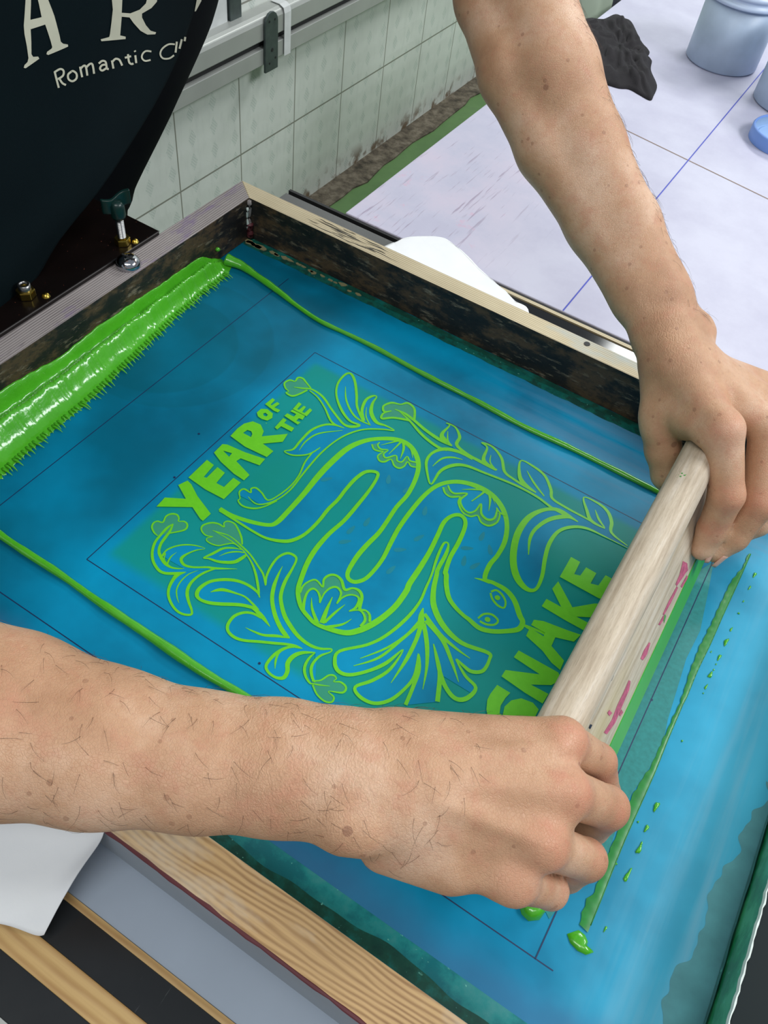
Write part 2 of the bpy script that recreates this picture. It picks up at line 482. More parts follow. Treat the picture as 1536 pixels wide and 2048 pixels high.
def grime():
    k = NT('bare_rough_cement', 0.9); n1 = k.noise(35, 8, None, 0.7)
    k.base(k.ramp(n1, [(0.35, srgb(64, 58, 48)), (0.5, srgb(104, 94, 80)), (0.68, srgb(142, 132, 116))])); k.bump(n1, 0.8, 0.01); return k.m
M['grime'] = grime()
def handle_m():
    k = NT('raw_pale_wood_handle', 0.6)
    v = k.pos((1, 0.05, 1)); g = k.noise(300, 5, v, 0.6); f = k.noise(1400, 3, k.pos((1, 0.12, 1)), 0.6)
    c = k.ramp(g, [(0.3, srgb(172, 154, 132)), (0.5, srgb(200, 184, 162)), (0.7, srgb(214, 202, 186))])
    c = k.mix(k.math('MULTIPLY', k.mask(f, 0.5, 0.72), 0.3), c, srgb(140, 122, 104))
    X, Y, Z = k.xyz()
    yl = k.math('MULTIPLY', k.smooth(k.noise(14, 3, k.pos((1, 0.3, 1))), 0.5, 0.68), 0.35)
    c = k.mix(yl, c, srgb(206, 190, 120))
    lil = k.math('MULTIPLY', k.mask(k.noise(22, 4, k.pos((1, 0.2, 1))), 0.55, 0.7), k.math('MULTIPLY', k.smooth(Z, 0.085, 0.06), 0.4))
    c = k.mix(lil, c, srgb(186, 176, 196))
    k.base(c); k.bump(f, 0.35, 0.0004); return k.m
M['handle'] = handle_m()
M['blade'] = plain('green_inked_rubber', srgb(58, 172, 52), 0.3, var=0.05)
M['pink_stain'] = plain('pink_ink_stain', srgb(212, 104, 136), 0.6, var=0.22, scale=300)
M['dark_stain'] = plain('dark_ink_stain', srgb(40, 40, 60), 0.6)
M['green_stain'] = plain('green_ink_stain', srgb(90, 160, 80), 0.6)
def skin(name):
    k = NT(name, 0.5, 0, 0.45)
    a = k.noise(18, 5, None, 0.6); b = k.noise(70, 5, None, 0.65); f = k.noise(420, 3)
    c = k.ramp(a, [(0.30, srgb(176, 132, 100)), (0.5, srgb(200, 156, 123)), (0.7, srgb(219, 182, 154))])
    c = k.mix(k.math('MULTIPLY', k.mask(b, 0.50, 0.72), 0.5), c, srgb(196, 132, 106))
    c = k.mix(k.math('MULTIPLY', k.mask(f, 0.52, 0.72), 0.22), c, srgb(166, 112, 88))
    sp = k.vor(75); c = k.mix(k.math('MULTIPLY', k.math('LESS_THAN', sp, 0.11), 0.35), c, srgb(128, 80, 58))
    sp2 = k.vor(24); c = k.mix(k.math('MULTIPLY', k.math('LESS_THAN', sp2, 0.055), 0.5), c, srgb(122, 74, 56))
    red = None
    for (px_, py_, pz_, r0_) in [(0.4899, -0.3831, 0.137, 0.01), (0.4998, -0.4074, 0.139, 0.01), (0.5011, -0.4328, 0.135, 0.01), (0.4975, -0.4494, 0.123, 0.009), (0.5133, -0.3621, 0.098, 0.009), (0.5282, -0.3838, 0.1, 0.01), (0.5285, -0.4093, 0.094, 0.009), (0.5195, -0.4306, 0.088, 0.008), (0.4895, -0.1249, 0.134, 0.012), (0.5136, -0.1329, 0.092, 0.01), (0.5358, -0.1161, 0.083, 0.01), (0.5156, -0.1396, 0.062, 0.008)]:
        vm = k.n('ShaderNodeVectorMath', operation='DISTANCE'); vm.inputs[1].default_value = (px_, py_, pz_)
        k.link(k.g.outputs['Position'], vm.inputs[0]); q_ = k.smooth(vm.outputs['Value'], r0_ * 1.9, r0_ * 0.7)
        red = q_ if red is None else k.math('MAXIMUM', red, q_)
    c = k.mix(k.math('MULTIPLY', red, k.math('MULTIPLY_ADD', b, 0.5, 0.0)), c, srgb(206, 128, 104))
    k.base(c)
    w1 = k.n('ShaderNodeTexVoronoi', feature='DISTANCE_TO_EDGE'); w1.inputs['Scale'].default_value = 620
    k.link(k.pos((1, 1, 1)), w1.inputs['Vector'])
    k.b.inputs['Subsurface Weight'].default_value = 0.12
    k.b.inputs['Subsurface Radius'].default_value = (0.012, 0.005, 0.003)
    k.b.inputs['Subsurface Scale'].default_value = 1.0
    h = k.math('ADD', k.math('MULTIPLY', k.mask(w1.outputs['Distance'], 0.0, 0.12), 0.5), k.math('MULTIPLY', b, 0.9))
    # wrist creases run across each forearm
    crease = k.n('ShaderNodeTexWave', wave_type='BANDS', bands_direction='X'); crease.inputs['Scale'].default_value = 120
    crease.inputs['Distortion'].default_value = 14; crease.inputs['Detail'].default_value = 4; crease.inputs['Detail Scale'].default_value = 2.2
    k.link(k.pos((1, 1, 1), (0, 0, -0.5)), crease.inputs['Vector'])
    X, Y, Z = k.xyz()
    def near(cx, cy, cz, r0, r1):
        vm = k.n('ShaderNodeVectorMath', operation='DISTANCE'); vm.inputs[1].default_value = (cx, cy, cz)
        k.link(k.g.outputs['Position'], vm.inputs[0]); return k.smooth(vm.outputs['Value'], r1, r0)
    cm = k.math('MAXIMUM', near(0.3969, -0.4607, 0.13, 0.02, 0.065), near(0.4279, -0.0607, 0.14, 0.01, 0.055))
    h = k.math('ADD', h, k.math('MULTIPLY', k.math('MULTIPLY', crease.outputs['Fac'], cm), 0.8))
    k.bump(h, 0.33, 0.0010); return k.m
M['skin'] = skin('sunned_skin')
M['nail'] = plain('finger_nail', srgb(214, 168, 148), 0.3)
M['hair'] = plain('dark_arm_hair', srgb(84, 58, 44), 0.6)
M['white_wall'] = plain('white_painted_wall', srgb(214, 218, 220), 0.7, var=0.03, scale=4)

# ================================================================== the room
ZF = -0.70
tag(obj('floor', *box(-0.64, 2.6, -1.6, 3.2, ZF - 0.05, ZF), M['floor']), kind='structure')
tag(obj('wall_left', *box(-0.70, -0.64, -1.6, 3.2, ZF - 0.05, 2.0), M['tile']), kind='structure')
tag(obj('wall_back', *box(-0.70, 2.66, 3.2, 3.26, ZF - 0.05, 2.0), M['white_wall']), kind='structure')
def trim_pts():
    a = []; n = 90
    for i in range(n + 1):
        y = -1.6 + 4.8 * i / n
        a.append((-0.575 + 0.012 * nz(y, 0, 9, 1) + 0.006 * nz(y, 0, 31, 2), y))
    return [(-0.64, -1.6)] + a + [(-0.64, 3.2)]
tag(obj('trim_1', *prism(trim_pts(), ZF, ZF + 0.004), M['grime']), 'strip of bare rough cement along the foot of the tiled wall', kind='structure')

# aluminium profile fixed along the wall
al = thing('wall_rail', (-0.60, 0.9, -0.28), 'silver aluminium rail with a dark slot along the tiled wall', 'rail')
Y0, Y1 = 0.15, 2.4
up = [(-0.639, -0.186), (-0.612, -0.186), (-0.604, -0.190), (-0.600, -0.198), (-0.600, -0.231), (-0.639, -0.231)]
def ext_y(poly, y0, y1):
    n = len(poly)
    V = [(p[0], y0, p[1]) for p in poly] + [(p[0], y1, p[1]) for p in poly]
    F = [tuple(range(n)), tuple(range(2 * n - 1, n - 1, -1))] + [(i, n + i, n + (i + 1) % n, (i + 1) % n) for i in range(n)]
    return V, F
bevel(obj('upper_channel', *ext_y(up, Y0, Y1), M['alu'], al), 0.002)
obj('slot', *ext_y([(-0.639, -0.246), (-0.639, -0.231), (-0.612, -0.231), (-0.612, -0.246)], Y0, Y1), M['alu_dark'], al)
bevel(obj('lower_channel', *ext_y([(-0.639, -0.277), (-0.639, -0.246), (-0.600, -0.246), (-0.600, -0.277)], Y0, Y1), M['alu'], al), 0.0012)
# galvanised bracket
br = thing('mending_plate', (-0.596, 0.835, -0.30), 'dark galvanised plate with rounded top screwed over the aluminium wall rail', 'bracket')
def br_poly():
    p = [(0.816, -0.292), (0.858, -0.292)]
    for i in range(9):
        a = math.pi * i / 8
        p.append((0.837 + 0.021 * math.cos(a), -0.202 + 0.021 * math.sin(a)))
    return p
bp = br_poly(); n_ = len(bp)
V = [(-0.594, y, z) for y, z in bp] + [(-0.599, y, z) for y, z in bp]
F = [tuple(range(n_)), tuple(range(2 * n_ - 1, n_ - 1, -1))] + [(i, n_ + i, n_ + (i + 1) % n_, (i + 1) % n_) for i in range(n_)]
bevel(obj('plate', V, F, M['galv'], br), 0.0008)
for (y, z, r) in ((0.829, -0.197, 0.0022), (0.847, -0.197, 0.0022), (0.838, -0.252, 0.0035), (0.829, -0.276, 0.0022), (0.849, -0.270, 0.0022)):
    obj('hole', *cyl((-0.5945, y, z), r, 0.0012, 14, (1, 0, 0)), M['alu_dark'], br)
sp = thing('plastic_strap', (-0.596, 0.89, -0.28), 'white plastic strap wrapped around the aluminium wall rail', 'strap')
def strap_fn(u, v):
    prof = [(-0.632, -0.1835), (-0.610, -0.1835), (-0.600, -0.188), (-0.5972, -0.198), (-0.5972, -0.24), (-0.5972, -0.279)]
    t = v * (len(prof) - 1); i = min(int(t), len(prof) - 2); f = t - i
    x = prof[i][0] * (1 - f) + prof[i + 1][0] * f; z = prof[i][1] * (1 - f) + prof[i + 1][1] * f
    return (x, 0.884 + 0.022 * u, z)
obj('band', *grid(strap_fn, 2, 20, (0.001, 0, 0.001)), M['strap'], sp)
vs = obj('cable_cover', *box(-0.64, -0.628, 0.752, 0.786, -0.19, 0.6), M['galv'], loc=(-0.64, 0.77, -0.19))
bevel(vs, 0.001)
tag(vs, 'upright dark grey strip on the tiles above the aluminium rail', 'strip')
vw = obj('switch_plate', *box(-0.64, -0.632, 0.66, 0.748, -0.19, 0.5), M['strap'], loc=(-0.64, 0.70, -0.19)); bevel(vw, 0.001)
tag(vw, 'white panel on the wall left of the dark upright strip', 'panel')

# ================================================================== white work table behind
tb = thing('work_table', (0.65, 0.8, ZF), 'white topped work table with pink stains and ruled blue line', 'table')
TZ = -0.020
ttop = obj('tabletop', *box(0.032, 1.35, 0.131, 1.75, TZ - 0.024, TZ), M['table'], tb); bevel(ttop, 0.0012)
for x in (0.08, 1.30):
    for y in (0.19, 1.70):
        obj('leg', *box(x - 0.02, x + 0.02, y - 0.02, y + 0.02, ZF, TZ - 0.024), M['steel'], tb)
def tline(name, a, b, w, m, zoff=0.0002):
    a = Vector(a); b = Vector(b); d = (b - a).normalized(); n = Vector((-d.y, d.x)) * (w / 2)
    V = [(p.x, p.y, TZ + zoff) for p in (a + n, a - n, b - n, b + n)]
    return obj(name, V, [(0, 1, 2, 3)], m, tb)
tline('ruled_line', (0.3025, 0.132), (0.311, 1.2), 0.0016, M['blue_pen'], 0.0003)
tline('seam', (0.12, 0.568), (0.60, 0.486), 0.0022, M['brown_line'])

def pot(name, cx, cy, label):
    t = thing(name, (cx, cy, TZ), label, 'tub', 'plastic ink tubs on the white table')
    r = 0.0555
    obj('body', *lathe((cx, cy, TZ), [(0.0, 0.0004), (r - 0.003, 0.0004), (r, 0.003), (r, 0.094), (r - 0.002, 0.094), (r - 0.002, 0.004), (0, 0.004)], 64), M['pail'], t, True)
    obj('rim', *lathe((cx, cy, TZ), [(r, 0.090), (r + 0.004, 0.091), (r + 0.0045, 0.0935), (r + 0.004, 0.096), (r + 0.001, 0.097), (r + 0.001, 0.102), (r + 0.0032, 0.103), (r + 0.003, 0.108), (r - 0.003, 0.108), (r - 0.004, 0.098), (r - 0.001, 0.090)], 64), M['pail_rim'], t, True)
    obj('lid_panel', *lathe((cx, cy, TZ), [(0, 0.1045), (r - 0.014, 0.1045), (r - 0.012, 0.1065), (r - 0.0035, 0.1065), (r - 0.004, 0.101), (0, 0.101)], 64), M['pail_rim'], t, True)
    return t
pot('ink_tub', 0.2445, 0.880, 'grey blue lidded plastic tub standing left of the ruled line on the white table')
pot('ink_tub', 0.374, 0.812, 'blue grey plastic tub cut off by the right edge, beside the loose lid')
ld = thing('tub_lid', (0.396, 0.680, TZ), 'loose light blue round plastic lid lying on the white table', 'lid')
obj('skirt', *lathe((0.396, 0.680, TZ), [(0.047, 0.0003), (0.0475, 0.016), (0.0455, 0.0185), (0.044, 0.0165), (0.044, 0.0003)], 56), M['lid_side'], ld, True)
obj('dish', *lathe((0.396, 0.680, TZ), [(0, 0.006), (0.034, 0.006), (0.035, 0.0075), (0.036, 0.0075), (0.037, 0.006), (0.0395, 0.006), (0.0405, 0.0075), (0.0415, 0.0065), (0.0438, 0.016), (0.0438, 0.002), (0, 0.002)], 56), M['lid_blue'], ld, True)

def heap(outline, c, h, z0, k, rings=14, sub=5):
    """a crumpled cloth lying on z0: closed top skin plus flat underside"""
    O = catmull([(p[0], p[1], 0) for p in outline], sub, True); n = len(O); V = []; F = []
    for r in range(rings + 1):
        t = r / rings
        for i in range(n):
            x = c[0] + (O[i][0] - c[0]) * (1 - t); y = c[1] + (O[i][1] - c[1]) * (1 - t)
            e = min(1.0, t * 3.2)
            z = z0 + 0.0012 + e * h * (0.42 + 0.34 * nz(x, y, 36, k) + 0.62 * abs(nz(x + y * .6, y * .3, 62, k + 2)) ** 0.8)
            V.append((x, y, max(z, z0 + 0.001)))
    for r in range(rings):
        for i in range(n):
            F.append((r * n + i, r * n + (i + 1) % n, (r + 1) * n + (i + 1) % n, (r + 1) * n + i))
    b = len(V)
    V += [(O[i][0], O[i][1], z0 + 0.0002) for i in range(n)]
    F += [(b + (i + 1) % n, b + i, i, (i + 1) % n)[::-1] for i in range(n)]
    F.append(tuple(b + i for i in range(n - 1, -1, -1)))
    return V, F
cl = obj('cleaning_rag', *heap([(0.010, 0.80), (0.022, 0.866), (0.041, 0.880), (0.049, 0.918), (0.066, 0.915), (0.082, 0.908), (0.120, 0.850), (0.145, 0.822), (0.150, 0.80), (0.160, 0.792),
        (0.171, 0.758), (0.196, 0.716), (0.204, 0.68), (0.205, 0.662), (0.186, 0.667), (0.168, 0.672), (0.150, 0.662), (0.10, 0.665), (0.05, 0.70)], (0.105, 0.785), 0.016, TZ, 3), M['black_cloth'], None, True, (0.1, 0.78, TZ))
tag(cl, 'crumpled black cotton rag with frayed edge on the white table', 'rag')
sg = thing('sack', (-0.06, 1.02, ZF), 'pale sage green stuffed cloth sack standing on the floor beyond the forearm', 'sack')
def sack():
    prof = [(0.0, 0.0), (0.075, 0.0), (0.095, 0.04), (0.098, 0.25), (0.092, 0.50), (0.082, 0.66), (0.06, 0.73), (0.0, 0.755)]
    P = catmull([(a, b, 0) for a, b in prof], 5)
    V, F = lathe((-0.072, 1.00, ZF), [(max(p[0], 0), p[1]) for p in P], 48)
    out = []
    for (x, y, z) in V:
        a = math.atan2(y - 1.00, x + 0.072); w = 1 + 0.045 * math.sin(5 * a + z * 9) + 0.03 * math.sin(11 * a - z * 14)
        out.append((-0.072 + (x + 0.072) * w, 1.00 + (y - 1.00) * w, z))
    return out, F
obj('body', *sack(), M['pale_cloth'], sg, True)
nv = obj('folded_fabric', *heap([(-0.16, 1.12), (0.0, 1.10), (0.012, 1.16), (0.02, 1.34), (-0.15, 1.36)], (-0.07, 1.23), 0.03, -0.12, 6), M['navy'], None, True, (-0.07, 1.23, -0.12))
tag(nv, 'dark navy fabric folded over a stool behind the sage sack', 'fabric')
st = thing('stool', (-0.07, 1.23, ZF), 'low stool under the dark navy fabric', 'stool')
obj('seat', *box(-0.15, 0.005, 1.15, 1.31, -0.145, -0.12), M['bed_wood'], st)
for x in (-0.14, -0.015):
    for y in (1.165, 1.285):
        obj('leg', *box(x - 0.01, x + 0.01, y - 0.01, y + 0.01, ZF, -0.145), M['bed_wood'], st)

# ================================================================== press bed
bed = thing('press_bed', (0.3, -0.25, ZF), 'black glossy press bed with grey panel and pine strips under the screen', 'press')
BZ = -0.022
bevel(obj('black_sheet', *box(-0.043, 0.80, -0.20, 0.122, BZ - 0.012, BZ), M['black_gloss'], bed), 0.001)
obj('trim_strip', *box(0.16, 0.80, 0.1222, 0.1268, BZ - 0.012, BZ + 0.0012), M['rail_back'], bed)
obj('dark_edge', *box(-0.043, 0.80, 0.1268, 0.1305, BZ - 0.014, BZ + 0.0004), M['alu_dark'], bed)
bevel(obj('grey_panel', *box(0.02, 0.80, -0.5488, -0.2005, BZ - 0.012, BZ), M['grey_panel'], bed), 0.0005)
obj('pine_strip', *box(0.02, 0.80, -0.5528, -0.5489, BZ - 0.012, BZ + 0.001), M['bed_wood'], bed)
obj('black_panel', *box(0.02, 0.80, -0.5735, -0.5529, BZ - 0.012, BZ - 0.0004), M['black_scratched'], bed)
bevel(obj('pine_strip', *box(0.02, 0.80, -0.5895, -0.5736, BZ - 0.012, BZ + 0.001), M['bed_wood'], bed), 0.0008)
obj('black_panel', *box(0.02, 0.80, -0.6120, -0.5896, BZ - 0.012, BZ - 0.0004), M['black_scratched'], bed)
obj('metal_strip', *box(0.02, 0.80, -0.6145, -0.6121, BZ - 0.012, BZ + 0.0006), M['alu'], bed)
obj('pine_strip', *box(0.02, 0.80, -0.64, -0.6146, BZ - 0.012, BZ + 0.001), M['bed_wood'], bed)
obj('underframe', *box(-0.043, 0.80, -0.64, 0.122, BZ - 0.05, BZ - 0.0122), M['steel'], bed)
for x in (0.0, 0.76):
    for y in (-0.60, 0.08):
        obj('leg', *box(x - 0.02, x + 0.02, y - 0.02, y + 0.02, ZF, BZ - 0.05), M['steel'], bed)

# ================================================================== screen frame
H = 0.0445; LX = 0.625; NY = -0.494; NYO = -0.5218
sc = thing('printing_screen', (0.0, 0.0, 0.0), 'wooden screen printing frame with blue mesh and a green snake design', 'screen frame')
def rail(inner0, inner1, outer0, outer1, mats, lean=(0, 0)):
    """four-sided mitred rail: material 0 top, 1 inner, 2 outer"""
    V = []
    for (p, q) in ((inner0, outer0), (inner1, outer1)):
        V += [(p[0], p[1], 0.0), (p[0] + lean[0], p[1] + lean[1], H), (q[0], q[1], H), (q[0], q[1], 0.0)]
    F = [(0, 1, 5, 4), (1, 2, 6, 5), (2, 3, 7, 6), (3, 0, 4, 7), (0, 3, 2, 1), (4, 5, 6, 7)]
    o = obj('frame_rail', V, F, mats[0], sc)
    for m in mats[1:]: o.data.materials.append(m)
    for f, i in zip(o.data.polygons, (1, 0, 2, 2, 0, 0)): f.material_index = i
    bevel(o, 0.0007, 2)
    return o
OL, OB, OR = -0.0245, 0.0200, 0.6495
rb = rail((0, 0), (LX, 0), (OL, OB), (OR, OB), [M['rail_back'], M['inner_wall'], M['rail_back']])
rl = rail((0, NY), (0, 0), (OL, NYO), (OL, OB), [M['rail_left'], M['inner_wall'], M['rail_left']])
rn = rail((LX, NY), (0, NY), (OR, NYO), (OL, NYO), [M['rail_near'], M['tape_dark'], M['grey_side']])
rr = rail((LX, 0), (LX, NY), (OR, OB), (OR, NYO), [M['black_top'], M['tape_green'], M['black_top']], (-0.0038, 0))
rb['label'] = 'back rail with ink black inner side'; rl['label'] = 'grey purple left rail'
rn['label'] = 'near rail with wide growth rings'; rr['label'] = 'right rail covered in green tape'
# torn white tape edge and teal foot along the right rail
edge = [(LX - 0.0042 + 0.0006 * nz(y, 0, 160, 2), y) for y in np.linspace(-0.49, -0.002, 160)]
V = []; F = []
for i, (x, y) in enumerate(edge):
    w = 0.0007 + 0.0004 * nz(y, 1, 260, 4)
    V += [(x, y, H + 0.0008), (x + w, y, H + 0.0009), (x - 0.0004, y, H - 0.0016)]
for i in range(len(edge) - 1):
    a = 3 * i; F += [(a, a + 1, a + 4, a + 3), (a + 2, a, a + 3, a + 5)]
obj('tape_edge', V, F, M['tape_edge'], sc)
V, F = [], []
for i, y in enumerate(np.linspace(-0.49, -0.002, 60)):
    V += [(LX - 0.0006, y, 0.0006), (LX - 0.0019 - 0.0004 * nz(y, 0, 60, 3), y, 0.0085)]
for i in range(59): F.append((2 * i, 2 * i + 1, 2 * i + 3, 2 * i + 2))
obj('tape_strip', V, F, M['tape_teal'], sc)
# plum ink line along the outer top edge of the near rail
V, F = tube([(x, NYO + 0.0005 + 0.0004 * nz(x, 0, 90, 1), H + 0.0001) for x in np.linspace(0.0, 0.645, 80)],
            [0.0010 + 0.0006 * nz(i * 0.05, 0, 20, 5) for i in range(80)], 6, 0.5)
obj('ink_edge', V, F, M['plum_edge'], sc)
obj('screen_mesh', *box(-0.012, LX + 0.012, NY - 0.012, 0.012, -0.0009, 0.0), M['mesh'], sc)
# corner pads that carry the free end of the frame off the bed
for (x, y) in ((0.60, 0.004), (0.60, -0.520)):
    obj('spacer_pad', *box(x, x + 0.04, y, y + 0.016, BZ + 0.0002, -0.001), M['alu_dark'], sc)

def wavy_strip(name, x0, x1, ylo, yhi, z, m, k, amp=0.0015, n=140, axis='x'):
    V = []; F = []
    for i in range(n + 1):
        t = x0 + (x1 - x0) * i / n
        a = ylo(t) + amp * nz(t, 0, 70, k); b = yhi(t) + amp * 0.3 * nz(t, 2, 90, k + 1)
        V += [(t, a, z), (t, b, z)] if axis == 'x' else [(a, t, z), (b, t, z)]
    for i in range(n): F.append((2 * i, 2 * i + 2, 2 * i + 3, 2 * i + 1) if axis == 'x' else (2 * i, 2 * i + 1, 2 * i + 3, 2 * i + 2))
    return obj(name, V, F, m, sc)
wavy_strip('tape_strip', 0.0, LX, lambda t: -0.0135, lambda t: 0.0, 0.00015, M['tape_teal'], 1, 0.0012)
wavy_strip('tape_strip', 0.0, LX, lambda t: -0.006, lambda t: 0.0, 0.0003, M['tape_dark'], 4, 0.0014)
wavy_strip('tape_strip', 0.0, LX, lambda t: NY, lambda t: NY + 0.026, 0.00015, M['tape_near'], 6, 0.0)
wavy_strip('tape_strip', 0.0, LX, lambda t: NY, lambda t: NY + 0.0155 + 0.003 * nz(t, 0, 25, 3), 0.0003, M['tape_dark'], 8, 0.0)
wavy_strip('residue_patch', -0.49, -0.26, lambda t: LX - 0.004 - 0.017 * max(0, min(1, (-0.24 - t) / 0.16)) + 0.003 * nz(t, 0, 40, 9), lambda t: LX, 0.00015, M['residue'], 9, 0.004, axis='y')
# buff flakes of old paint along the back foot and round the far corner
rf = random.Random(3)
for i in range(19):
    x = 0.004 + 0.20 * (i / 26) ** 1.15 + rf.uniform(-.003, .003); y = -0.0035 - rf.random() * 0.0055
    if i < 5: x, y = 0.003 + 0.004 * i, -0.004 - 0.006 * rf.random()
    r = rf.uniform(0.0012, 0.0036) * (1.5 if i < 6 else 1)
    P = [(x + r * (1.5 + rf.uniform(-.5, .5)) * math.cos(a), y + r * (0.7 + rf.uniform(-.3, .3)) * math.sin(a)) for a in [j * 0.785 for j in range(8)]]
    obj('paint_flake', *prism([p for p in P], 0.0003, 0.0008), M['flake'], sc)
# ink runs in the far corner
for (x, y, z0, z1, w, m) in ((0.0008, -0.0012, 0.004, 0.043, 0.0022, 'rail_left'), (0.0016, -0.002, 0.003, 0.018, 0.0034, 'plum_edge'), (0.0005, -0.004, 0.012, 0.036, 0.0012, 'tape_edge')):
    V, F = tube([(x + 0.0006 * math.sin(q * 9), y, z0 + (z1 - z0) * q) for q in np.linspace(0, 1, 10)], w, 8)
    obj('ink_run', V, F, M[m], sc, True)
rk = random.Random(9)
for i in range(22):
    x0 = 0.062 + 0.075 * rk.random(); L = rk.uniform(0.012, 0.045); y = 0.0035 + 0.0140 * (i / 22.0)
    Q = [(x0 + L * t, y + 0.0005 * math.sin(t * 7 + i), rk.uniform(0.0003, 0.0009) * (1 - abs(2 * t - 1) ** 3) + 0.0001) for t in (0, .25, .5, .75, 1)]
    obj('ink_scuff', *ribbon(Q, H + 0.00025 + i * 1e-6), M['alu_dark'], sc)
# dark hole and black brushed patch on the back rail
obj('hole', *cyl((0.3587, 0.0138, 0.0446), 0.0028, 0.0004, 18), M['alu_dark'], sc)

# pen guide lines drawn on the mesh
def gl(a, b, w=0.0007, z=0.00012):
    a = Vector(a); b = Vector(b); d = (b - a).normalized(); n = Vector((-d.y, d.x)) * (w / 2)
    obj('guide_line', [(p.x, p.y, 0.00042 if a.x > 0.53 and b.x > 0.53 else z) for p in (a + n, a - n, b - n, b + n)], [(0, 1, 2, 3)], M['pencil'], sc)
for a, b in [((0.151, -0.384), (0.1517, -0.1024)), ((0.1517, -0.1024), (0.5332, -0.1062)), ((0.151, -0.384), (0.53, -0.386)), ((0.0674, -0.445), (0.07, -0.03)), ((0.03, -0.437), (0.544, -0.4376)), ((0.533, -0.4376), (0.5332, -0.02)), ((0.5332, -0.1062), (0.5332, -0.105))]: gl(a, b)

for (x, y) in [(0.1349, -0.2427), (0.1497, -0.2896), (0.5334, -0.2493), (0.2996, -0.3797)]: obj('ink_speck', *cyl((x, y, 0.0001), 0.0009, 0.0003, 12), M['pencil'], sc)
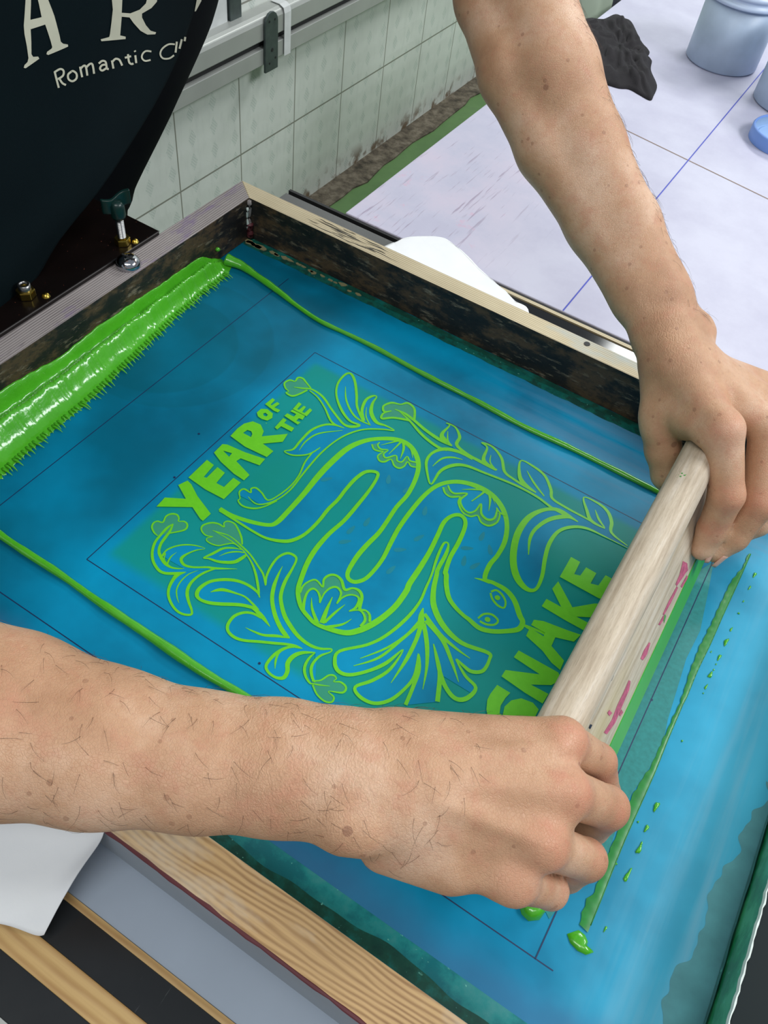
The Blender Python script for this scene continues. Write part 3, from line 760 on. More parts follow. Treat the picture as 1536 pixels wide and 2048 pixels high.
# ---- the design: baked strokes in 0.1 mm on the mesh plane
STROKES='''
snake 1966,-2929,31 2084,-2927,32 2226,-2893,36 2352,-2839,34 2390,-2778,40 2394,-2632,41 2391,-2434,44 2377,-2214,50 2378,-2030,52 2399,-1824,50 2462,-1673,45 2555,-1566,40 2669,-1490,45 2774,-1479,48 2874,-1528,45 2959,-1620,40 3014,-1753,37 3049,-1940,35 3044,-2107,34 3058,-2276,34 3065,-2406,36 3053,-2548,39 3050,-2679,38 3065,-2811,34 3085,-2867,31 3120,-2891,32 3166,-2879,33 3208,-2813,31 3220,-2698,30 3215,-2576,32 3186,-2412,35 3164,-2256,36 3156,-2044,37 3164,-1853,36 3202,-1708,37 3282,-1605,41 3387,-1547,46 3512,-1528,52 3627,-1547,48 3741,-1617,44 3832,-1729,37 3893,-1884,38 3909,-2041,34 3900,-2164,37 3928,-2293,35 3999,-2287,34 4104,-2289,40 4195,-2334,41 4281,-2423,42 4326,-2464,39 4326,-2533,40 4259,-2601,36 4174,-2662,37 4088,-2690,38 3992,-2671,33 3947,-2665,30 3866,-2640,32 3787,-2595,35 3717,-2507,37 3675,-2432,37 3658,-2416,36 3623,-2277,34 3608,-2120,35 3580,-1967,33 3544,-1895,33 3490,-1876,36 3441,-1922,32 3421,-2017,34 3445,-2164,35 3471,-2334,37 3485,-2506,42 3492,-2660,43 3506,-2729,43 3509,-2871,43 3489,-2993,44 3452,-3108,47 3397,-3211,45 3321,-3281,41 3149,-3331,31 3048,-3315,29 2957,-3273,31 2873,-3186,33 2831,-3086,36 2787,-2944,38 2766,-2800,39 2767,-2635,35 2788,-2472,33 2789,-2297,32 2781,-2076,27 2757,-1927,26 2718,-1902,31 2655,-1950,32 2630,-2055,32 2628,-2194,30 2636,-2321,30 2629,-2447,30 2636,-2589,29 2624,-2742,28 2581,-2848,32 2517,-2904,30 2415,-2946,22 2306,-2954,20 2170,-2951,20 2048,-2946,22 1977,-2942,28
spur 3861,-2333,5 3920,-2312,21 3972,-2301,27
tongue1 4336,-2481,17 4415,-2466,20 4500,-2455,25
tongue2 4352,-2482,17 4417,-2485,20 4502,-2492,25
eye1 4019,-2368,16 4043,-2333,17 4093,-2340,18 4145,-2380,15 4159,-2435,15 4112,-2443,18 4056,-2418,17 4020,-2379,15
eye2 4045,-2625,14 4063,-2569,17 4113,-2538,18 4171,-2555,16 4166,-2602,16 4117,-2634,18 4066,-2638,17
flA 1770,-3395,7 1731,-3389,11 1684,-3361,14 1667,-3325,13 1678,-3295,12 1716,-3279,13 1698,-3224,13 1715,-3182,16 1753,-3165,14 1786,-3182,12 1801,-3204,9 1834,-3182,12 1869,-3188,13 1890,-3222,15 1877,-3259,14 1823,-3325,11
stA1 1784,-3250,7 1775,-3303,20 1781,-3379,19 1792,-3449,20 1832,-3524,20 1891,-3582,20 1968,-3617,21 2023,-3614,22 2086,-3572,23 2138,-3520,4
stA2 1785,-3246,10 1812,-3312,18 1822,-3375,23 1837,-3442,21 1869,-3496,21 1912,-3524,25 1972,-3548,26 2025,-3551,16 2073,-3531,11 2107,-3504,4
lfB 1908,-3511,7 1905,-3453,13 1929,-3397,13 1973,-3346,13 2039,-3304,11 2115,-3282,4 2075,-3330,11 2047,-3383,14 2034,-3435,23 2047,-3464,22 2093,-3480,20 2153,-3458,16 2233,-3400,16 2284,-3375,20 2412,-3288,3
lfB0 1917,-3513,12 1915,-3480,8 1940,-3521,8 1972,-3548,11
vB 1974,-3428,2 1967,-3475,9 1977,-3519,12 1992,-3550,11
lfC 2138,-3520,5 2106,-3570,30 2108,-3622,25 2129,-3687,21 2167,-3739,19 2230,-3780,18 2297,-3801,17 2353,-3795,17 2392,-3768,17 2373,-3739,16 2312,-3698,20 2258,-3650,24 2229,-3591,23 2226,-3520,20 2245,-3449,18 2285,-3377,13
vC 2198,-3460,2 2165,-3523,8 2160,-3600,10 2180,-3667,10 2223,-3715,8 2266,-3745,3
flD 2308,-3096,11 2264,-3049,15 2195,-3002,14 2140,-2978,13 2090,-2990,13 2078,-3020,10 2101,-3048,12 2050,-3050,14 2002,-3073,15 1970,-3123,15 1979,-3161,12 2020,-3184,11 2057,-3184,10 2093,-3166,6 2068,-3198,8 2079,-3221,9 2124,-3223,11 2176,-3206,11 2213,-3162,11 2255,-3125,11 2325,-3132,8
stD1 2054,-3123,4 2111,-3108,11 2171,-3091,8 2238,-3094,9 2310,-3109,13 2410,-3134,14 2517,-3181,14 2593,-3219,15 2660,-3282,10 2620,-3219,17 2593,-3125,19 2588,-3033,19 2619,-2966,22 2672,-2952,20 2707,-2974,17 2729,-3054,18 2751,-3170,26 2785,-3264,26 2826,-3325,27 2913,-3403,30 3010,-3454,30 3098,-3485,27 3192,-3493,24 3266,-3474,19 3326,-3435,13 3334,-3458,10 3296,-3518,17 3287,-3588,19 3304,-3640,22 3349,-3687,18 3378,-3698,13
stD2 2077,-3120,4 2184,-3117,8 2267,-3122,9 2341,-3133,9 2384,-3148,9 2467,-3188,14 2550,-3250,18 2637,-3335,18 2683,-3387,6
lfE 2341,-3133,4 2275,-3160,14 2219,-3206,19 2186,-3290,22 2159,-3353,10 2194,-3335,15 2270,-3314,22 2353,-3258,29 2379,-3200,28 2389,-3150,19
vE 2239,-3276,2 2270,-3216,11 2318,-3169,13 2369,-3143,10
lfF 2689,-3387,6 2640,-3359,18 2546,-3353,22 2459,-3375,25 2380,-3425,25 2322,-3491,25 2303,-3570,29 2320,-3621,28 2360,-3639,22 2420,-3628,26 2493,-3591,28 2606,-3518,27 2683,-3486,26 2716,-3483,26 2799,-3502,29 2886,-3534,5
vF 2384,-3551,4 2409,-3513,22 2447,-3482,26 2524,-3458,16 2601,-3442,13 2680,-3457,17 2742,-3475,17
lfG 2798,-3511,20 2728,-3518,19 2674,-3548,21 2638,-3608,23 2643,-3682,23 2677,-3725,21 2740,-3738,22 2808,-3720,21 2895,-3670,21 3000,-3612,21 3062,-3577,20 3120,-3556,24 3166,-3544,4
vG 2754,-3636,2 2812,-3629,12 2889,-3612,19 2966,-3566,22 3048,-3528,7
vG2 2659,-3077,2 2679,-3157,17 2712,-3253,28 2767,-3349,28 2855,-3436,30 2942,-3494,31 3008,-3523,31 3048,-3528,9
lfH 3112,-3566,13 3073,-3602,21 3043,-3672,24 3036,-3749,22 3049,-3796,20 3095,-3819,18 3151,-3818,19 3189,-3791,28 3183,-3741,29 3148,-3686,32 3151,-3620,32 3186,-3567,24 3254,-3519,9
vH 3066,-3623,6 3057,-3670,13 3074,-3723,15 3105,-3772,3
stH 3254,-3519,6 3244,-3578,17 3258,-3649,20 3300,-3698,18 3353,-3723,14 3376,-3715,9 3419,-3696,10 3473,-3667,4
flI 3354,-3704,8 3399,-3668,11 3422,-3609,13 3451,-3588,13 3478,-3597,9 3476,-3626,6 3516,-3602,13 3566,-3613,14 3568,-3658,15 3487,-3703,6 3538,-3717,12 3548,-3752,12 3508,-3775,12 3438,-3764,12 3375,-3724,12
fj1 3719,-2893,36 3693,-3040,19 3634,-3206,17 3527,-3381,5
fj2 3726,-2905,24 3685,-3093,19 3628,-3302,19 3521,-3453,5
fj3 3737,-2913,34 3768,-3034,29 3790,-3203,27 3795,-3415,4
fj4 3745,-2891,31 3842,-3013,32 3930,-3165,22 3995,-3333,4
fj5 3746,-2858,38 3919,-2927,32 4061,-3043,24 4169,-3146,5
fj6 3710,-2818,26 3874,-2895,28 4025,-2930,21 4149,-2943,5
fj7 3679,-2782,7 3699,-2842,39 3737,-2913,51
fan 3957,-3494,26 3932,-3355,26 3897,-3219,31 3835,-3118,9 3898,-3277,22 3893,-3397,22 3855,-3523,25 3779,-3603,25 3679,-3617,25 3615,-3576,22 3683,-3471,25 3737,-3331,22 3733,-3152,9 3693,-3302,26 3626,-3423,24 3535,-3524,26 3456,-3543,28 3397,-3495,26 3383,-3414,22 3511,-3263,22 3581,-3120,24 3625,-2928,26 3633,-2757,21 3609,-2620,19 3586,-2497,17 3543,-2336,22 3520,-2194,18 3552,-2180,15 3582,-2271,29 3599,-2423,31 3616,-2475,34 3667,-2613,38 3740,-2730,44 3877,-2829,43 4044,-2870,34 4231,-2831,29 4264,-2870,22 4267,-2974,27 4205,-3025,28 4138,-3019,23 4072,-3005,12 4182,-3078,22 4285,-3116,25 4271,-3219,33 4208,-3264,31 4113,-3229,30 4011,-3138,28 3883,-2992,7 3965,-3080,23 4040,-3178,31 4120,-3353,32
lfR 4289,-1364,13 4076,-1363,22 3913,-1331,23 3707,-1328,23 3447,-1364,23 3278,-1391,30 3187,-1460,34 3139,-1577,26 3148,-1740,15 3063,-1655,20 2993,-1546,25 2988,-1436,25 3047,-1337,37 3165,-1289,34 3292,-1298,10
vR 3062,-1566,5 3081,-1448,18 3143,-1380,20 3226,-1348,7
flK 2675,-1210,22 2608,-1089,21 2524,-1059,24 2481,-1113,16 2409,-1144,23 2374,-1223,18 2416,-1277,22 2461,-1229,9 2420,-1298,16 2442,-1360,23 2515,-1291,23 2642,-1231,27
stK1 2473,-1195,10 2566,-1185,23 2678,-1208,28 2814,-1247,32 2970,-1269,33 3080,-1267,15
stK2 2522,-1194,9 2644,-1234,20 2820,-1314,27 2985,-1351,29 3071,-1336,22
lfM 3080,-1267,18 2988,-1244,49 2944,-1194,31 2948,-1071,14 2911,-1063,16 2997,-1058,17 3083,-1135,28 3108,-1233,30 3239,-1271,28 3381,-1276,33 3506,-1282,18
vM 2969,-1139,6 3020,-1231,15 3080,-1267,10
lfN 3513,-1274,17 3411,-1269,41 3360,-1224,30 3330,-1099,18 3266,-1077,17 3363,-1063,20 3483,-1131,25 3571,-1250,26 3668,-1278,23 3784,-1290,26 3883,-1295,16
vN 3395,-1155,5 3429,-1234,13 3508,-1278,12
lfO 3883,-1295,13 3760,-1268,40 3687,-1203,31 3629,-1055,14 3753,-1050,24 3868,-1086,24 3970,-1190,27 4020,-1270,24 4150,-1289,23 4324,-1292,19 4418,-1297,16
vO 3720,-1127,6 3831,-1215,20 3955,-1289,12
lfP 4495,-1295,13 4376,-1290,30 4303,-1212,26 4228,-1098,13 4357,-1086,23 4451,-1121,29 4517,-1204,30 4557,-1304,23 4709,-1346,9
vP 4356,-1164,5 4420,-1239,22 4492,-1288,9
lfQ 4289,-1364,9 4122,-1347,35 4019,-1414,34 3950,-1551,45 3940,-1724,51 3977,-1892,53 4047,-2048,54 4135,-2150,55 4229,-2188,41 4284,-2148,25 4273,-2017,29 4222,-1852,32 4190,-1700,32 4200,-1550,29 4270,-1443,29 4376,-1383,25 4527,-1372,13 4717,-1367,6
vQ 4260,-1358,16 4188,-1374,39 4091,-1483,37 4041,-1631,29 4046,-1753,25 4102,-1897,7
flS 1758,-1432,14 1684,-1397,16 1630,-1374,19 1593,-1393,19 1599,-1445,14 1555,-1462,20 1541,-1520,15 1587,-1567,15 1628,-1581,8 1625,-1610,14 1686,-1609,20 1720,-1554,18 1746,-1469,18
stS 1634,-1511,6 1702,-1476,17 1774,-1438,19 1895,-1453,22 2031,-1527,20 2140,-1582,21 2229,-1617,23 2293,-1598,30 2334,-1544,23 2237,-1550,22 2109,-1483,24 1981,-1367,18 1909,-1237,19 1895,-1105,22 1928,-1060,25 2010,-1119,24 2119,-1258,23 2201,-1375,21 2336,-1482,25 2256,-1386,26 2214,-1256,26 2236,-1175,22 2268,-1168,12 2282,-1257,24 2335,-1360,35 2430,-1426,34 2515,-1412,19 2599,-1416,13 2513,-1465,16 2395,-1557,16 2320,-1675,17 2275,-1818,14 2256,-1996,15 2261,-2167,16 2272,-2313,16 2284,-2454,14 2267,-2584,13 2219,-2685,14 2155,-2733,11 2067,-2713,5
stS2 1766,-1462,12 1871,-1489,14 1991,-1557,15 2132,-1658,19 2251,-1651,6
vS 1982,-1226,4 2070,-1351,15 2180,-1445,18 2281,-1490,18 2409,-1486,11
vT 2265,-1325,3 2322,-1423,12 2405,-1489,11
lfU 2251,-1651,7 2155,-1675,22 2089,-1735,21 2046,-1844,23 2046,-1994,21 2053,-2103,18 2010,-2164,11 2083,-2160,15 2158,-2103,15 2196,-2042,14 2216,-1954,9
vU 2098,-2084,4 2084,-1965,13 2119,-1830,15 2254,-1683,5
stV 2196,-2026,12 2209,-2159,14 2251,-2298,14 2263,-2425,14 2246,-2556,13 2209,-2649,14 2124,-2619,14 2060,-2608,16 2037,-2637,14 2058,-2669,12 1995,-2671,16 1985,-2716,13 2028,-2764,9 2031,-2790,11 2091,-2809,15 2169,-2780,16 2222,-2719,13 2266,-2614,13
f1a 2534,-1664,14 2576,-1700,15 2620,-1694,17 2652,-1676,10 2642,-1744,13 2683,-1780,17 2721,-1764,19 2748,-1710,13 2807,-1752,17 2853,-1750,19 2874,-1708,14 2872,-1649,13 2919,-1673,14 2960,-1656,15
f1b 2574,-1605,12 2578,-1643,13 2621,-1665,17 2675,-1637,11 2669,-1696,14 2708,-1721,17 2758,-1649,13 2799,-1692,15 2836,-1676,15 2838,-1601,10 2882,-1628,16 2932,-1610,17
f1c 2694,-1488,19 2598,-1628,4
f1d 2715,-1483,19 2704,-1676,4
f1e 2730,-1485,21 2773,-1548,21 2807,-1659,4
f1f 2756,-1479,21 2822,-1511,16 2883,-1587,4
f2a 3242,-1708,18 3285,-1752,16 3343,-1758,18 3400,-1715,18 3420,-1776,16 3495,-1841,15 3564,-1839,16 3604,-1797,14 3661,-1839,17 3726,-1832,19 3761,-1764,16 3749,-1689,14 3737,-1673,12 3788,-1660,12
f2b 3264,-1666,14 3302,-1701,17 3351,-1708,19 3431,-1648,15 3418,-1740,19 3472,-1798,16 3533,-1813,18 3568,-1763,15 3572,-1674,14 3620,-1761,20 3685,-1785,24 3725,-1743,19 3708,-1659,14 3691,-1634,10 3736,-1662,14 3787,-1651,10
f2c 3539,-1520,23 3446,-1583,14 3376,-1638,4
f2d 3540,-1522,22 3525,-1597,15 3498,-1698,8
f2e 3566,-1528,21 3613,-1594,19 3656,-1703,3
f2f 3583,-1528,9 3666,-1610,3
f3a 2892,-3190,19 2879,-3132,15 2886,-3086,14 2912,-3041,15 2944,-3038,14 2998,-3055,14 2968,-2999,17 2978,-2946,20 3016,-2918,19 3074,-2929,22 3138,-2982,23 3176,-2939,16 3226,-2929,23 3273,-2963,23 3313,-3054,24 3354,-3041,14 3395,-3054,18 3428,-3102,20
f3b 3001,-3304,23 2956,-3224,20 2934,-3153,17 2948,-3109,18 2987,-3108,14 3030,-3138,18 3057,-3178,8 3037,-3099,13 3047,-3031,17 3081,-2999,18 3126,-3015,17 3146,-3054,15 3157,-3113,10 3161,-3050,13 3192,-2997,14 3242,-2978,14 3274,-3002,23 3283,-3068,19 3262,-3115,7 3311,-3068,12 3358,-3074,16 3394,-3113,20 3394,-3171,21
f3c 2984,-3177,3 3040,-3249,18 3136,-3323,28
f3d 3101,-3086,6 3128,-3200,26 3161,-3305,38
f3e 3209,-3085,3 3189,-3175,18 3173,-3290,21
f3f 3311,-3156,3 3281,-3232,17 3199,-3319,26
'''
LETTERS='''
Y 1584,-3198 1575,-3095 1708,-3011 1574,-2941 1601,-2865 1649,-2877 1760,-2939 1948,-3012 1945,-3099 1916,-3095 1799,-3044
E 1586,-2837 1582,-2610 1660,-2621 1676,-2763 1698,-2756 1695,-2620 1778,-2632 1791,-2753 1862,-2749 1862,-2632 1937,-2637 1937,-2844 1765,-2853
A 1577,-2518 1572,-2405 1607,-2386 1770,-2366 1939,-2327 1945,-2408 1782,-2439 1773,-2483 1944,-2535 1943,-2604 1841,-2598 1680,-2561 | 1622,-2458 1694,-2437 1699,-2481
R 1567,-2297 1560,-2197 1568,-2120 1609,-2055 1682,-2046 1748,-2091 1769,-2146 1920,-1994 1940,-2091 1825,-2206 1941,-2220 1937,-2303 1733,-2319 | 1627,-2208 1634,-2161 1667,-2153 1693,-2172 1705,-2206
O 1572,-1954 1575,-1897 1617,-1869 1685,-1882 1712,-1927 1698,-1976 1651,-1990 1607,-1984 | 1621,-1932 1632,-1912 1662,-1920 1662,-1943 1641,-1949
F 1567,-1833 1573,-1736 1603,-1741 1608,-1810 1620,-1810 1632,-1749 1662,-1755 1653,-1816 1711,-1812 1710,-1846 1673,-1851
T 1792,-2001 1784,-1870 1820,-1872 1824,-1912 1924,-1910 1930,-1955 1826,-1959 1823,-2008
H 1775,-1845 1778,-1806 1844,-1804 1843,-1767 1785,-1771 1785,-1745 1913,-1740 1922,-1788 1888,-1793 1888,-1830 1927,-1824 1924,-1859
E 1785,-1738 1777,-1638 1810,-1643 1815,-1715 1831,-1713 1836,-1648 1857,-1648 1867,-1715 1889,-1715 1893,-1640 1922,-1648 1926,-1735
S 4418,-3217 4391,-3151 4388,-3101 4397,-3015 4498,-3016 4487,-3068 4485,-3137 4504,-3191 4527,-3192 4510,-3128 4528,-3061 4577,-3009 4657,-2992 4711,-3014 4714,-3113 4700,-3205 4636,-3281 4549,-3308 4470,-3281
N 4398,-2759 4403,-2691 4707,-2684 4746,-2720 4708,-2800 4588,-2879 4718,-2872 4715,-2960 4581,-2958 4392,-2941 4394,-2881 4606,-2773
A 4387,-2452 4385,-2401 4448,-2369 4628,-2335 4720,-2313 4701,-2395 4575,-2442 4581,-2522 4704,-2576 4711,-2659 4636,-2643 4545,-2595 4395,-2554 4391,-2498 4470,-2500 4503,-2496 4498,-2451
K 4384,-2077 4394,-1988 4576,-2136 4699,-2007 4774,-1958 4759,-2112 4632,-2192 4736,-2188 4723,-2267 4568,-2269 4383,-2262 4386,-2183 4505,-2182
E 4387,-1944 4383,-1721 4461,-1722 4468,-1855 4512,-1839 4519,-1741 4606,-1744 4605,-1859 4662,-1839 4672,-1718 4766,-1720 4771,-1930 4705,-1945
'''

ST = {}
for line in STROKES.strip().splitlines():
    t = line.split(); ST[t[0]] = [tuple(float(q) * 1e-4 for q in p.split(',')) for p in t[1:]]
design = obj('stencil_design', [(0.17, -0.2, 0.00001), (0.171, -0.2, 0.00001), (0.17, -0.199, 0.00001)], [(0, 1, 2)], M['ink_flat'], sc)
def loop(names):
    P = []
    for n in names:
        r = n.startswith('-'); q = catmull(ST[n.strip('-')], 4)
        P += [(p[0], p[1]) for p in (q[::-1] if r else q)]
    out = [P[0]]
    for p in P[1:]:
        if abs(p[0] - out[-1][0]) + abs(p[1] - out[-1][1]) > 2e-5: out.append(p)
    return out
fills = [(['snake'],), (['stA1', '-lfC', '-lfB', '-stA2'],), (['stD1', '-lfH', '-lfG', '-lfF', '-stD2'],), (['lfE'],), (['fan'],), (['lfR', ],),
         (['stK1', 'lfM', 'lfN', 'lfO', 'lfP', '-lfQ', 'lfR'],), (['stS', '-stV', '-lfU', '-stS2'],)]
LE = []
VV = []; FF = []
def add_flat(V, F):
    n = len(VV); VV.extend(V); FF.extend([tuple(i + n for i in f) for f in F])
zz = 0.00022
for (names,) in fills:
    zz += 0.00001
    add_flat(*flat_poly([loop(names)], zz))
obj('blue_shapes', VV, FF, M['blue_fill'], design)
for i, (x, y, ang, L) in enumerate([(0.3244, -0.2004, 1.9, 0.005), (0.3339, -0.2259, 1.2, 0.005), (0.3728, -0.1954, 1.7, 0.005), (0.3838, -0.2032, 2.2, 0.005), (0.3687, -0.2125, 0.6, 0.005), (0.3723, -0.2241, 1.9, 0.005), (0.3813, -0.2232, 1.2, 0.005), (0.2879, -0.2505, 1.5, 0.005), (0.2904, -0.2625, 0.8, 0.005), (0.2844, -0.1902, 2.0, 0.005), (0.2447, -0.2202, 0.9, 0.005), (0.2936, -0.2367, 1.7, 0.005), (0.3318, -0.2636, 1.4, 0.005), (0.3279, -0.2442, 0.7, 0.005), (0.3023, -0.1903, 1.3, 0.005)]):
    P = []
    for q in range(14):
        t = 2 * math.pi * q / 14; u = L * math.cos(t); v = 0.36 * L * math.sin(t) * (1 - 0.35 * math.cos(t))
        P.append((x + u * math.cos(ang) - v * math.sin(ang), y + u * math.sin(ang) + v * math.cos(ang), 0.00036 + i * 2e-6))
    obj('leaf_ghost', P, [tuple(range(14))], M['ghost_leaf'], design)
VV = []; FF = []
def closed_with(a, b):   # band between two flower outlines
    return loop([a]) + loop([b])[::-1]
for nme in ('flA', 'flD', 'flI', 'flK', 'flS'): obj('flower_shape', *flat_poly([loop([nme])], 0.00031), M['flower_fill'], design)
for a, b in (('f1a', 'f1b'), ('f2a', 'f2b'), ('f3a', 'f3b')): obj('flower_shape', *flat_poly([closed_with(a, b)], 0.00031), M['flower_fill'], design)
VV = []; FF = []
z = 0.0004
for n, c in ST.items():
    z += 0.000003
    add_flat(*ribbon(c, z))
for n in ('eye1', 'eye2'):
    P = ST[n]; cx = sum(p[0] for p in P) / len(P); cy = sum(p[1] for p in P) / len(P)
    add_flat([(cx + 0.0021 * math.cos(a), cy + 0.0021 * math.sin(a), z) for a in np.linspace(0, 6.28, 17)[:-1]], [tuple(range(16))])
obj('design_lines', VV, FF, M['ink_flat'], design)
for i, line in enumerate(LETTERS.strip().splitlines()):
    t = line.split(' ', 1)
    loops = [[tuple(float(q) * 1e-4 for q in p.split(',')) for p in seg.split()] for seg in t[1].split('|')]
    obj('letter_%s' % t[0].lower(), *flat_poly(loops, 0.0009 + i * 1e-5), M['ink_flat'], design)

# ================================================================== ink on the screen
# thick bank of green ink against the left rail, combed towards the print
def bank():
    ny, nx = 260, 40; V = []; F = []
    for j in range(ny + 1):
        y = -0.405 + j / ny * 0.357
        s = j / ny
        xf = np.interp(y, [-0.405, -0.365, -0.331, -0.267, -0.211, -0.149, -0.104, -0.065, -0.048], [0.050, 0.047, 0.044, 0.041, 0.034, 0.026, 0.0225, 0.021, 0.016])
        comb = (abs(((y * 330 + 1.3 * nz(y, 0, 60, 2)) % 1.0) - 0.5) * 2)
        xf = xf + 0.0042 * comb ** 1.5 * (0.6 + 0.5 * nz(y, 1, 90, 3))
        hz = np.interp(y, [-0.405, -0.32, -0.25, -0.209, -0.15, -0.08, -0.055, -0.048], [0.021, 0.0195, 0.0120, 0.0165, 0.0145, 0.0135, 0.0105, 0.004]) + 0.0016 * nz(y, 0, 24, 5) + 0.0004 * nz(y, 0, 90, 1)
        for i in range(nx + 1):
            u = i / nx; x = 0.0002 + (xf - 0.0002) * u
            # profile: film up the wall, valley, ridge, long combed slope
            wall = hz * math.exp(-(u / 0.10) ** 2)
            ridge = (0.0105 + 0.0045 * (1 - s)) * math.exp(-((u - 0.42) / 0.20) ** 2)
            slope = 0.0032 * (1 - u) + 0.0014 * (1 - comb) * u * (1 - u) * 4
            zc = wall + ridge + slope + 0.0007 * nz(x, y, 190, 2) * (1 - u) + 0.0012 * nz(x, y, 70, 7) * math.exp(-((u - .4) / .25) ** 2)
            zc *= min(1, (1 - u) * 12 + 0.08)
            e = min(1, (1 - s) * 14 + 0.02)
            V.append((x, y, 0.0006 + max(zc, 0.0) * e))
    N = nx + 1
    for j in range(ny):
        for i in range(nx): F.append((j * N + i, j * N + i + 1, (j + 1) * N + i + 1, (j + 1) * N + i))
    # skirt down to the mesh all round
    rim = [i for i in range(N)] + [j * N + nx for j in range(1, ny + 1)] + [ny * N + i for i in range(nx - 1, -1, -1)] + [j * N for j in range(ny - 1, 0, -1)]
    n0 = len(V); V += [(V[i][0], V[i][1], 0.0001) for i in rim]
    for a in range(len(rim)):
        b = (a + 1) % len(rim); F.append((rim[a], n0 + a, n0 + b, rim[b]))
    F.append(tuple(n0 + a for a in range(len(rim) - 1, -1, -1)))
    return V, F
bk = thing('ink_bank', (0.02, -0.22, 0.0), 'thick glossy bank of green ink along the left rail of the screen', 'ink')
obj('ink_mass', *bank(), M['ink'], bk, True)
rs = random.Random(5)
# comb fringe: thin curled tails of ink
V_, F_ = [], []
for i in range(88):
    y = -0.40 + 0.34 * i / 88 + rs.uniform(-.001, .001)
    xf = np.interp(y, [-0.405, -0.365, -0.331, -0.267, -0.211, -0.149, -0.104, -0.065], [0.050, 0.047, 0.044, 0.041, 0.034, 0.026, 0.0225, 0.021])
    L = rs.uniform(0.006, 0.0125); b = rs.uniform(-.2, .5)
    P = [(xf - 0.004 + L * t, y - b * 0.004 * t * t, 0.0009 + 0.0012 * math.sin(t * 3.1)) for t in (0, .3, .6, .85, 1)]
    v, f = tube(P, [0.0013, 0.0011, 0.0008, 0.0004, 0.0001], 5, 0.6); n = len(V_); V_ += v; F_ += [tuple(q + n for q in g) for g in f]
fr = obj('ink_fringe', V_, F_, M['ink'], bk, True); fr['kind'] = 'stuff'
v, f = heap([(-0.0003, -0.061), (0.003, -0.0575), (0.006, -0.0545), (0.002, -0.052), (-0.0003, -0.0535)], (0.0025, -0.0565), 0.004, 0.008, 4, 4, 3)
# small splash clinging to the left rail above the bank's far end
obj('ink_splash', *lathe((0.0012, -0.0520, 0.0135), [(0, -0.002), (0.0018, -0.0012), (0.0026, 0.0002), (0.0015, 0.0016), (0, 0.002)], 12), M['ink'], bk, True)

def bead(name, P, rr, label):
    Q = catmull(P, 6); R = []
    for i, q in enumerate(Q):
        t = i / (len(Q) - 1)
        R.append(max(0.0007, np.interp(t, [0, .2, .4, .6, .8, 1], rr) * (1 + 0.12 * nz(q[0], 0, 60, 3))))
    V, F = tube([(q[0], q[1], r * 0.75) for q, r in zip(Q, R)], R, 12, 0.85)
    o = obj(name, V, F, M['ink'], None, True, (P[0][0], P[0][1], 0.0))
    return tag(o, label, 'ink', 'ridges of ink left by the ends of the squeegee')
bead('ink_ridge', [(0.0100, -0.0500), (0.022, -0.0470), (0.032, -0.0470), (0.052, -0.0500), (0.078, -0.0550), (0.100, -0.0600), (0.131, -0.0650), (0.163, -0.0640), (0.196, -0.0640), (0.246, -0.0665), (0.297, -0.0670), (0.348, -0.0690), (0.395, -0.0668), (0.441, -0.0668), (0.500, -0.0668)],
     [0.0062, 0.0036, 0.0022, 0.0024, 0.0026, 0.0024], 'long thin green ink ridge running along the far side of the design')
bead('ink_ridge', [(0.052, -0.4030), (0.0885, -0.4045), (0.118, -0.4048), (0.150, -0.4045), (0.184, -0.4057), (0.224, -0.4060), (0.271, -0.4066), (0.310, -0.4052), (0.40, -0.4060), (0.49, -0.4070)],
     [0.0030, 0.0030, 0.0026, 0.0036, 0.003, 0.003], 'long thin green ink ridge running along the near side, partly under the forearm')

film = obj('ink_film', *flat_poly([[(0.5338, -0.1074), (0.5394, -0.1408), (0.5446, -0.1753), (0.5434, -0.2041), (0.5455, -0.2281), (0.5479, -0.2569), (0.5511, -0.276), (0.5493, -0.2955), (0.5453, -0.3198), (0.5449, -0.3423), (0.5464, -0.3626), (0.5433, -0.375), (0.5389, -0.3878), (0.5347, -0.4004), (0.531, -0.4148), (0.5223, -0.4085), (0.5222, -0.316), (0.5233, -0.2739), (0.5252, -0.1981), (0.5272, -0.1215)]], 0.0003), M['ink_thin'], None, False, (0.54, -0.3, 0.0))
tag(film, 'thin patchy teal film of ink just right of the squeegee blade', 'ink')
sm = thing('ink_streak', (0.56, -0.25, 0.0), 'long tapering green streak of ink on the mesh right of the squeegee', 'ink')
LEFT = [(0.5555, -0.082), (0.5553, -0.0988), (0.5514, -0.1182), (0.5506, -0.1447), (0.5501, -0.1657), (0.5488, -0.1894), (0.5492, -0.2101), (0.5508, -0.2326), (0.5512, -0.2392), (0.5504, -0.2681), (0.5498, -0.2968), (0.5483, -0.303), (0.5463, -0.3224), (0.547, -0.3459), (0.5466, -0.3681), (0.5482, -0.3869), (0.5457, -0.3931), (0.5473, -0.4079)]
RIGHT = [(0.5567, -0.0816), (0.556, -0.1205), (0.555, -0.1531), (0.5546, -0.1813), (0.5533, -0.2091), (0.5535, -0.2343), (0.553, -0.2382), (0.5528, -0.2702), (0.5532, -0.2967), (0.5526, -0.3265), (0.5521, -0.3476), (0.5523, -0.3692), (0.5527, -0.3904), (0.5528, -0.4091)]
def interp_edge(E, n):
    E = np.array(E); d = np.r_[0, np.cumsum(np.hypot(*np.diff(E, axis=0).T))]; t = np.linspace(0, d[-1], n)
    return np.c_[np.interp(t, d, E[:, 0]), np.interp(t, d, E[:, 1])]
n = 150; Lf = interp_edge(LEFT, n); Rt = interp_edge(RIGHT, n); V = []; F = []
